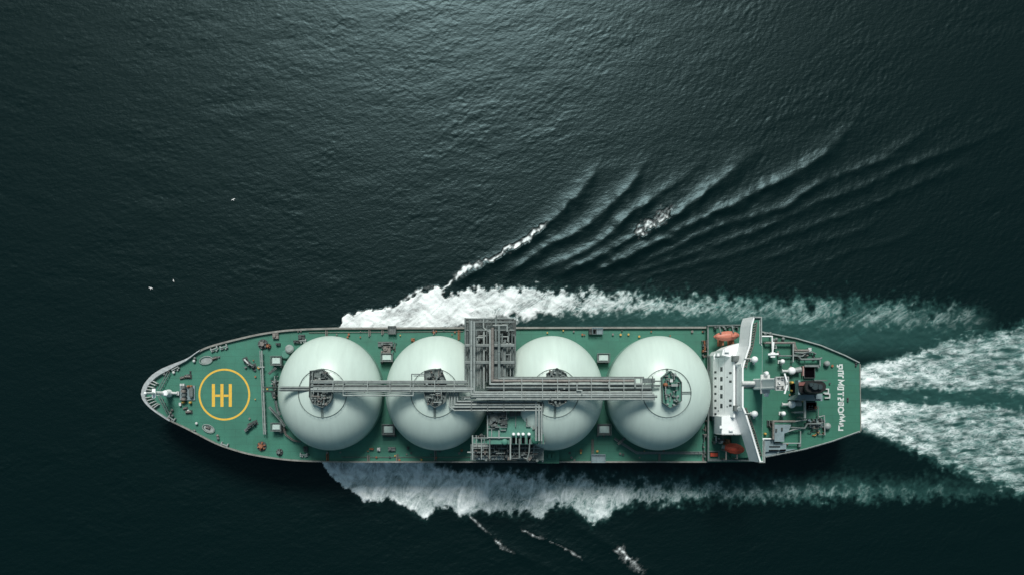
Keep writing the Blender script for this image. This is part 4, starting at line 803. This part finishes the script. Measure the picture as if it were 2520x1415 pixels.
# radar mast and walkway behind
rm = empty('radar_mast', (0, 0, 0), ship)
x0, y0 = W(1826, 945, HWf + 1); x1, y1 = W(1872, 945, HWf + 4)
MB().cyl((x0, y0 + .4, DZ + HWf + 1), (x1, y0 + .4, DZ + HWf + 2), .9, n=10).box(x0, x1, y0 - 1.0, y0 + .9, DZ + HWf + .1, DZ + HWf + .9).build('mast_walkway', M['offw'], rm)
bx, by = W(1866, 945, HWf); z0 = DZ + HWf; tp = 50.0
m_ = MB()
for a, b in ((-1.6, -1.6), (1.6, -1.6), (-1.6, 1.6), (1.6, 1.6)): m_.cyl((bx + a, by + b, z0), (bx + a * .9, by + b * .9, DZ + tp), .5, n=8)
m_.cbox(bx, by, z0, 3.6, 3.6, 22.8, 0, .12); m_.build('mast_tower', M['white'], rm)
MB().cbox(bx + .3, by, DZ + tp, 4.4, 4.6, .4).rail([(bx - 1.9, by - 2.3), (bx + 2.5, by - 2.3), (bx + 2.5, by + 2.3), (bx - 1.9, by + 2.3)], DZ + tp + .4, True, r=.12, step=1.2).build('mast_platform', M['offw'], rm)
MB().cbox(bx - .5, by, DZ + 36, 3.4, 7.0, .35).build('lower_platform', M['offw'], rm)
for s_ in (-1, 1):
    MB().cyl((bx - .4, by + s_ * 3.9, DZ + 36), (bx - .4, by + s_ * 3.9, DZ + 37.4), .7, n=12).ball((bx - .4, by + s_ * 3.9, DZ + 37.6), .8, 12, 6).build('radome', M['white'], rm)
    MB().cyl((bx + 1.4, by + s_ * 2, DZ + tp), (bx + 1.4, by + s_ * 2, DZ + tp + 1.6), .3).cbox(bx + 1.4, by + s_ * 2, DZ + tp + 1.6, .5, 3.2, .4, .3 * s_).build('radar_scanner', M['white'], rm)
clutter(rm, 'mast_lamp', bx - 2, bx + 2, by - 2.2, by + 2.2, DZ + tp + .4, 20, 55, ('offw', 'white', 'steel'), 1.4, .5)
for px, py, s_, h in ((1857,884,1.1,HWf),(1857,1018,1.1,HWf),(1925.5,889,.85,PH),(1928,1017,.85,PH)):
    x, y = W(px, py, h + 3.5); e = empty('satellite_dome', (0, 0, 0), ship)
    MB().cyl((x, y, DZ + h), (x, y, DZ + h + 2.6), .45 * s_, n=10).cbox(x, y, DZ + h + .12, 1.4, 1.4, .3).build('pedestal', M['offw'], e)
    MB().ball((x, y, DZ + h + 3.5), 1.15 * s_, 16, 10, 1.1).build('radome', M['white'], e)
    MB().cyl((x + .5, y - .9 * s_, DZ + h + 1), (x + .5, y - 1.7 * s_, DZ + h + 1), .4, n=8).build('service_box', M['offw'], e)
for py in (882, 1017):
    a = P(1832, py, HWf + 1.4); b = P(1854, py, HWf + 1.4); part('antenna_boom', MB().cyl(a, b, .18, n=6).cyl((b[0] - 1, b[1], DZ + HWf), (b[0] - 1, b[1], b[2]), .12, n=6), 'offw')
# ---- funnel
fn = empty('funnel', (0, 0, 0), ship)
def oval(x0, x1, y, ry, z, n=32, k=2.6):
    cx = (x0 + x1) / 2; rx = (x1 - x0) / 2; o = []
    for i in range(n):
        t = 2 * PI * i / n; c, s_ = math.cos(t), math.sin(t)
        o.append((cx + rx * math.copysign(abs(c) ** (2 / k), c), y + ry * math.copysign(abs(s_) ** (2 / k), s_), z))
    return o
def loft(rings, cap=True):
    mb = MB(); n = len(rings[0]); vs = [p for r_ in rings for p in r_]
    fs = [(j * n + i, j * n + (i + 1) % n, (j + 1) * n + (i + 1) % n, (j + 1) * n + i) for j in range(len(rings) - 1) for i in range(n)]
    mb.add(vs, fs, True)
    if cap: mb.add(rings[-1], [tuple(range(n))])
    return mb
bx0, by0 = W(1968, 952, PH); bx1, _ = W(2012, 952, PH)
def fpt(a, b, h, py=953.0, hw=17.5):
    x0 = W(a, py, h)[0]; x1, y = W(b, py, h); return oval(x0, x1, y, W(0, py - hw, h)[1] - y, DZ + h)
loft([fpt(1962, 2010, PH), fpt(1964, 2016, 14), fpt(1966, 2022, 20)]).build('funnel_casing', M['black'], fn)
loft([fpt(1976, 2030, 20.02, 953, 16), fpt(1982, 2033, 25, 951, 15)]).build('funnel_top', M['black'], fn)
x, y = W(1975, 944, 21); MB().cbox(x, y, DZ + 20.03, 2.4, 1.4, .4).cbox(x, y, DZ + 20.43, 2.2, 1.2, .1).build('funnel_panel', M['funred'], fn)
x, y = W(1964, 950, 18); MB().cbox(x, y - .4, DZ + 16, .8, 5.6, 3.2).build('funnel_ladder_frame', M['blue'], fn)
for a, b, rr in ((2005, 950, 1.3), (2017, 951, 1.0), (1996, 946, .8)):
    x, y = W(a, b, 26); MB().cyl((x, y, DZ + 25), (x, y, DZ + 26.6), rr, n=14).cyl((x, y, DZ + 26.62), (x, y, DZ + 26.66), rr * .75, n=14).build('exhaust_pipe', M['sooty'], fn)
x0, y1 = W(2000, 934, 24); MB().box(x0, x0 + 5, y1 - .5, y1, DZ + 22, DZ + 25.5).build('funnel_rail', M['steel'], fn)
cas = MB().prism(wp([(1954,984),(1966,971),(2024,968),(2024,986)], 12), DZ + PH + .02, DZ + 12).prism(wp([(2008,969),(2022,969),(2022,981),(2008,981)], 13), DZ + 12.01, DZ + 13)
cas.build('engine_casing', M['blue'], fn)
for px, py in ((1950,941),(1952,961)): x, y = W(px, py, PH + 2); part('gas_bottle', MB().cyl((x, y, DZ + PH), (x, y, DZ + PH + 2), .6, n=12).ball((x, y, DZ + PH + 2), .6, 12, 4, half=True), 'ochre')
x, y = W(1956, 954, PH + 3); part('engine_hatch', MB().cbox(x, y, DZ + PH + .01, 1.4, 3.8, 3).cbox(x, y, DZ + PH + 3.01, 1.2, 3.4, .1), 'void')
# hatches beside the funnel, their dark insides painted black
for x0_, x1_, y0_, y1_ in ((1979,2005,903,929),(1983,2009,989,1008)):
    a = W(x0_, y1_, PH + 1); b = W(x1_, y0_, PH + 1)
    e = empty('deck_hatch', (0, 0, 0), ship); MB().wall([(a[0], a[1]), (b[0], a[1]), (b[0], b[1]), (a[0], b[1])], .25, DZ + PH + .01, DZ + PH + 1.2, True).build('coaming', M['dark'], e)
    MB().box(a[0] + .12, b[0] - .12, a[1] + .12, b[1] - .12, DZ + PH + .01, DZ + PH + .3).build('opening', M['void'], e)
part('hatch_frame', MB().wall(wp([(1977,924),(1977,900)], PH + 2),   .5, DZ + PH + .01, DZ + PH + 2), 'frame', 'faded red frame beside the upper dark hatch')
part('hatch_frame', MB().wall(wp([(1980,899.5),(2015,899.5),(2015,905)], PH + 2), .8, DZ + PH + 1, DZ + PH + 2), 'pipe')
x0, y1 = W(1983, 990, PH); x1, y0 = W(2008, 1008, PH); clutter(ship, 'valve_group', x0 + .5, x1, y0, y0 + 1.6, DZ + PH + .3, 14, 111, ('rust', 'steelw', 'dark'), 1.5, .6)
# ventilators either side
for py in (912, 994):
    x, y = W(1948, py, PH + 2); e = empty('ventilator', (0, 0, 0), ship)
    MB().ball((x, y, DZ + PH + 2.2), 1.6, 16, 9, .9).cyl((x, y, DZ + PH), (x, y, DZ + PH + 2), 1.1).build('body', M['white'], e)
    MB().cyl((x - 3.6, y - .1, DZ + PH + 2), (x - 1, y - .1, DZ + PH + 2), .55, n=10).cyl((x - 3.9, y - .1, DZ + PH + 2), (x - 3.6, y - .1, DZ + PH + 2), .8, n=10).build('inlet_duct', M['offw'], e)
    MB().cyl((x + 1, y + .2, DZ + PH + 2.1), (x + 3.6, y + .5, DZ + PH + 2.1), 1.0, 1.3, n=12).build('outlet_cowl', M['pipel'], e)
for px, py, r_ in ((2037,894,1.2),(2038,1048,1.4)):
    x, y = W(px, py, PH + 2); part('round_ventilator', MB().cyl((x, y, DZ + PH), (x, y, DZ + PH + 1.4), r_ * .8, n=14).ball((x, y, DZ + PH + 1.4), r_, 14, 5, .8, True), 'pipel')
for px, py in ((2087,983),(2107,896)): bollard(px, py, PI / 2, .6, PH, 'dark')
# white-framed derricks and pipework aft
def frame(pts, h, r_, mat='pipel', name='frame_rail'):
    pp = [P(x, y, h) for x, y in pts]; mb = MB().tube(pp, r_, 8)
    for p in pp: mb.cyl((p[0], p[1], DZ + PH), p, r_ * .8, n=6)
    return part(name, mb, mat)
frame([(1874,827),(1900,827),(1901,868)], PH + 3, .3, 'white', 'provision_crane_frame'); frame([(1904,842),(1901,868)], PH + 3.2, .35, 'white', 'provision_crane_frame')
c = P(1902, 872, PH + 3.4); x, y, z = c; part('provision_crane', MB().cyl((x, y, DZ + PH), (x, y, z), .7, n=12).cbox(x, y + .2, z, 4.2, .7, .6, .05).cbox(x, y - .1, z - 1, 1.8, 2.0, 1.1), 'white')
frame([(1884,843),(1955,843),(1956,862),(1990,862)], PH + 2.2, .5, 'steelw', 'ventilation_duct'); frame([(1916,875),(1952,875),(1975,876),(1983,868),(2000,866),(2008,870)], PH + 1.6, .3, 'pipe', 'service_pipe'); frame([(1952,846),(1952,890)], PH + 2.6, .28, 'pipel', 'service_pipe'); frame([(1956,846),(1962,862)], PH + 2.4, .3, 'steelw', 'service_pipe')
frame([(1955,866),(1975,868),(1995,864)], PH + 2, .3, 'pipel', 'service_pipe'); frame([(1965,876),(1972,884),(2018,883),(2022,880)], PH + 2.4, .42, 'pipe', 'service_pipe'); frame([(2018,883),(2018,900)], PH + 2.4, .25, 'pipel', 'service_pipe'); frame([(1908,845),(1911,856),(1904,856)], PH + 2, .22, 'pipel', 'service_pipe')
x, y = W(1993, 859, PH + 2); part('deck_locker', MB().cbox(x, y, DZ + PH + .01, 1.2, 1.2, 2).cbox(x, y, DZ + PH + 2.01, 1.3, 1.3, .1), 'offw')
for px, py in ((1905,836),(1911,834),(1928,833),(1896,820),(1884,820)): x, y = W(px, py, PH + 1); part('mushroom_vent', MB().cyl((x, y, DZ + PH), (x, y, DZ + PH + .9), .4).ball((x, y, DZ + PH + .9), .7, 10, 4, half=True, sz=.6), 'pipe')
x0, y1 = W(1950, 862, PH); x1, y0 = W(2012, 884, PH); clutter(ship, 'valve_group', x0, x1, y0, y1, DZ + PH, 20, 112, ('steelw', 'pipe', 'dark'), 1.8, .7)
# lower stern gear
bp = empty('stern_deckhouse', (0, 0, 0), ship)
MB().prism(wp([(1906,1044),(1947,1044),(1940,1062),(1930,1066),(1930,1086),(1906,1086)], PH + 4), DZ + PH + .01, DZ + PH + 4).build('deckhouse_body', M['blue'], bp)
MB().prism(wp([(1879,1080),(1906,1080),(1906,1090),(1935,1090),(1935,1104),(1879,1112)], PH + 2), DZ + PH + .02, DZ + PH + 2).build('deckhouse_body', M['blue'], bp)
MB().prism(wp([(1879,1112.5),(1935,1104.5),(1960,1104),(1884,1122)], PH + .8), DZ + PH + .02, DZ + PH + .8).build('lower_ledge', M['blue'], bp)
for a, b, c_, d_ in ((1893,1920,1097,1100),(1892,1916,1106,1109.5),(1920,1934,1105,1109)):
    p = W(a, d_, PH + 2.1); q = W(b, c_, PH + 2.1); MB().box(p[0], q[0], p[1], q[1], DZ + PH + 1.2, DZ + PH + 2.12).build('slot_opening', M['void'], bp)
for px, py in ((1924,1055),(1910,1058)): x, y = W(px, py, PH + 4.2); MB().cbox(x, y, DZ + PH + 4.01, .5, 1.2, .5).cbox(x, y, DZ + PH + 4.51, .6, 1.3, .05).build('deckhouse_vent', M['dark'], bp)
frame([(1878,1112),(1878,1079),(1906,1079)], PH + 2.6, .3, 'white', 'frame_rail'); frame([(1903,1080),(1903,1036),(1957,1036)], PH + 4.4, .45, 'steelw', 'ventilation_duct'); frame([(1957,1036),(1985,1032)], PH + 4.4, .25, 'pipel', 'service_pipe')
frame([(1906,1090),(1970,1090),(1970,1061)], PH + 2, .25, 'pipel', 'service_pipe'); frame([(1968,1092),(1968,1098)], PH + 1.6, .6, 'pipe', 'service_pipe'); frame([(1946,1051),(1980,1053),(1987,1042),(2020,1042)], PH + 3, .35, 'pipe', 'service_pipe'); frame([(1935,1062),(1955,1056),(1980,1052)], PH + 2.6, .3, 'pipel', 'service_pipe')
frame([(1980,984),(1981,1028)], PH + 8, .5, 'pipel', 'boom_arm'); frame([(1955,1014),(1978,1013)], PH + 3, .45, 'pipel', 'boom_arm'); frame([(2014,1000),(2014,1030)], PH + 2, .2, 'pipe', 'service_pipe'); frame([(2015,1025),(2029,1022),(2030,1070)], PH + 2.4, .2, 'pipel', 'service_pipe')
x0, y1 = W(1985, 1030, PH); x1, y0 = W(2026, 1054, PH); clutter(ship, 'valve_group', x0, x1, y0, y1, DZ + PH, 46, 113, ('steel', 'blue', 'dark', 'pipe'), 2.6, .9)
x0, y1 = W(1988, 1056, PH); x1, y0 = W(2028, 1072, PH); clutter(ship, 'valve_group', x0, x1, y0, y1, DZ + PH, 14, 114, ('rust', 'dark', 'ochre', 'steelw'), 1.2, .7)
x0, y1 = W(1884, 1034, PH); x1, y0 = W(1902, 1050, PH); clutter(ship, 'valve_group', x0, x1, y0, y1, DZ + PH, 14, 115, ('steelw', 'dark', 'pipe'), 2, .8)
x, y = W(1884, 1067, PH + 1); part('gas_bottle', MB().cyl((x, y, DZ + PH), (x, y, DZ + PH + 1), .5, n=12).ball((x, y, DZ + PH + 1), .5, 12, 4, half=True), 'ochre')
for px, py in ((2033,962),(2036,974)): x, y = W(px, py, PH + 1); part('rope_locker', MB().wall([(x - 1, y - .7), (x + 1, y - .7), (x + 1, y + .9), (x - 1, y + .9)], .4, DZ + PH + .01, DZ + PH + 1, False), 'offw')
x0, y1 = W(1756, 802, 3); x1, y0 = W(1830, 812, 3); clutter(ship, 'davit_gear', x0, x1, y0, y1, DZ + 3, 14, 116, ('pipel', 'steel'), 3, .8)
x0, y1 = W(1752, 1072, 3); x1, y0 = W(1785, 1090, 3); clutter(ship, 'davit_gear', x0, x1, y0, y1, DZ + 3, 16, 117, ('offw', 'steel', 'steelw'), 3, .8)
x, y = W(1757, 1118, 3.5); tag(MB().cbox(x, y, DZ + 3.01, 3.0, 1.4, .9).cbox(x - .7, y, DZ + 3.91, 1.2, 1.3, .25).cbox(x + .8, y, DZ + 3.91, 1.1, 1.3, .2).build('storage_chest', M['redorange']), 'small red chest on the green boat deck at its lower front corner', 'chest')
fr_ = MB().wall(wp([(1745,1110),(1770,1110),(1770,1129),(1745,1129)], 4), .4, DZ + 3.01, DZ + 3.6, True); part('chest_coaming', fr_, 'pipe')
# ---- lifeboats hang in their davits
def lifeboat(x, y, z, L, Wd, rz, mat, label, tail):
    e = empty('lifeboat', (x, y, z)); tag(e, label, 'lifeboat', 'lifeboats beside the accommodation block'); e.rotation_euler = (0, 0, rz)
    st = [(-.5, .04), (-.44, .3), (-.32, .66), (-.12, .95), (.1, 1), (.3, .84), (.43, .55), (.5, .3)]; rings = []
    n = 20
    def ring(u, w, hh, zz):
        return [(u * L, math.cos(2 * PI * i / n) * w * Wd / 2, zz + math.sin(2 * PI * i / n) * hh) for i in range(n)]
    MBh = MB(); rr = [ring(u, w, .35 + 1.0 * w, 1.3) for u, w in st]; vs = [p for q in rr for p in q]
    MBh.add(vs, [(j * n + i, j * n + (i + 1) % n, (j + 1) * n + (i + 1) % n, (j + 1) * n + i) for j in range(len(rr) - 1) for i in range(n)] + [tuple(range(n))[::-1], tuple((len(rr) - 1) * n + i for i in range(n))], True)
    MBh.build('hull', M[mat], e)
    ca = MB(); rr = [ring(u, w * .68, .9 * w + .2, 2.0) for u, w in st[1:-1]]; vs = [p for q in rr for p in q]
    ca.add(vs, [(j * n + i, j * n + (i + 1) % n, (j + 1) * n + (i + 1) % n, (j + 1) * n + i) for j in range(len(rr) - 1) for i in range(n)] + [tuple(range(n))[::-1], tuple((len(rr) - 1) * n + i for i in range(n))], True)
    ca.build('canopy', M[mat], e)
    MB().cbox(L * .22, 0, 2.7, L * .14, Wd * .35, .65, 0, .2).build('steering_hatch', M[mat], e)
    if tail: MB().cyl((-L * .55, 0, 1.5), (-L * .4, 0, 1.6), .75, n=12).build('bow_fender', M['pipe'], e)
    return e
x, y = W(1788, 826, 10); lifeboat(x, y, DZ + 8, 10.2, 4.0, .06, 'orange', 'faded orange enclosed lifeboat above the upper side deck', False)
x, y = W(1806, 1103, 10); lifeboat(x, y, DZ + 8, 8.6, 4.3, -.14, 'redorange', 'bright red lifeboat under the lower bridge wing', True)
for px, py0, py1 in ((1769,805,822),(1800,803,820),(1785,1108,1130),(1812,1108,1128)):
    a = P(px, py0, 8); b = P(px, py1, 8); part('boat_davit', MB().cyl((a[0], a[1], DZ + 3), (a[0], a[1], DZ + 9), .35).cyl((a[0], a[1], DZ + 9), (b[0], b[1], DZ + 11 if py0 < 900 else DZ + 9), .3).cyl((b[0], b[1], DZ + 3), (b[0], b[1], DZ + 8), .25), 'pipe' if py0 < 900 else 'steelw')
for px, py in ((1775,840),(1800,840),(1790,1090)): x, y = W(px, py, 6); part('boat_cradle', MB().cbox(x, y, DZ + 3.01, .6, 3.2, 5.6).cbox(x, y, DZ + 3.01, 1.6, 3.4, .3), 'rust')
# ---- gulls over the water
def gull(px, py, ang, s, label):
    z = 9.0; k = (SC - z) / HC / PX; x, y = (px - X0) * k, (Y0 - py) * k
    e = empty('seagull', (x, y, z)); tag(e, label, 'bird', 'gulls flying over the sea'); e.rotation_euler = (0, 0, ang); e.scale = (s, s, s)
    rr = []; n = 10
    for u, w in ((-.42, .02), (-.3, .07), (-.1, .11), (.12, .1), (.25, .06), (.32, .065), (.38, .04), (.46, .01)):
        rr.append([(u, w * math.cos(2 * PI * i / n), w * math.sin(2 * PI * i / n)) for i in range(n)])
    mb = MB(); mb.add([p for q in rr for p in q], [(j * n + i, j * n + (i + 1) % n, (j + 1) * n + (i + 1) % n, (j + 1) * n + i) for j in range(len(rr) - 1) for i in range(n)], True)
    mb.add([(-.3, -.04, .01), (-.3, .04, .01), (-.55, .12, .0), (-.55, -.12, 0)], [(0, 1, 2, 3)]); mb.build('body', M['gull'], e)
    for s_ in (-1, 1):
        w = MB(); P_ = [(.16, .05, .05), (-.1, .05, .05), (.24, .4, .16), (-.02, .42, .16), (.1, .82, .08), (-.06, .80, .08)]
        top = [(a, b * s_, c + .015) for a, b, c in P_]; bot = [(a, b * s_, c - .015) for a, b, c in P_]
        w.add(top + bot, [(0, 1, 3, 2), (2, 3, 5, 4), (6, 8, 9, 7), (8, 10, 11, 9), (0, 2, 8, 6), (2, 4, 10, 8), (1, 7, 9, 3), (3, 9, 11, 5), (4, 5, 11, 10)]); w.build('wing', M['gull'], e)
gull(371, 709, 1.3, 1.1, 'white gull nearest the ship bow, lowest of the three birds')
gull(427, 691, .3, .75, 'smallest white gull just above and right of the lowest bird')
gull(574, 492, 2.0, 1.0, 'white gull flying alone farthest up the open sea')
# ---------------------------------------------------------------- light, sky, camera
LX, LYd, LE = -.05, 1.0, math.radians(52)
az = math.atan2(LX, LYd)
world = bpy.data.worlds.new('World'); bpy.context.scene.world = world; world.use_nodes = True
nt = world.node_tree; sky = nt.nodes.new('ShaderNodeTexSky'); sky.sky_type = 'NISHITA'; sky.sun_disc = False
sky.sun_elevation = LE; sky.sun_rotation = az; sky.air_density = 1.2; sky.dust_density = 3.0; sky.ozone_density = 1.0
bg = nt.nodes['Background']; tn = nt.nodes.new('ShaderNodeMix'); tn.data_type = 'RGBA'; tn.blend_type = 'MULTIPLY'; tn.inputs[0].default_value = 1; tn.inputs[7].default_value = (.81, 1.0, .87, 1)
nt.links.new(sky.outputs[0], tn.inputs[6]); nt.links.new(tn.outputs[2], bg.inputs[0]); bg.inputs[1].default_value = .07
sl = bpy.data.lights.new('sun', 'SUN'); sl.energy = 3.4; sl.angle = math.radians(18); sl.color = (1.0, .985, .955)
so = bpy.data.objects.new('sun', sl); C.objects.link(so)
from mathutils import Vector
d = Vector((math.cos(LE) * math.sin(az), math.cos(LE) * math.cos(az), math.sin(LE)))
so.rotation_euler = d.to_track_quat('Z', 'Y').to_euler(); so.location = d * 500
cam = bpy.data.cameras.new('camera'); co_ = bpy.data.objects.new('camera', cam); C.objects.link(co_)
co_.location = (0, 0, DZ + HC); co_.rotation_euler = (0, 0, 0)
cam.lens = 36 * PX * HC / 2520.0; cam.sensor_width = 36; cam.sensor_fit = 'HORIZONTAL'
cam.shift_x = (1260 - X0) / 2520.0; cam.shift_y = (Y0 - 707.5) / 2520.0
cam.clip_end = 20000; cam.clip_start = 1
sc = bpy.context.scene; sc.camera = co_
sc.view_settings.view_transform = 'Standard'; sc.view_settings.look = 'None'; sc.view_settings.gamma = 1; sc.view_settings.exposure = .0
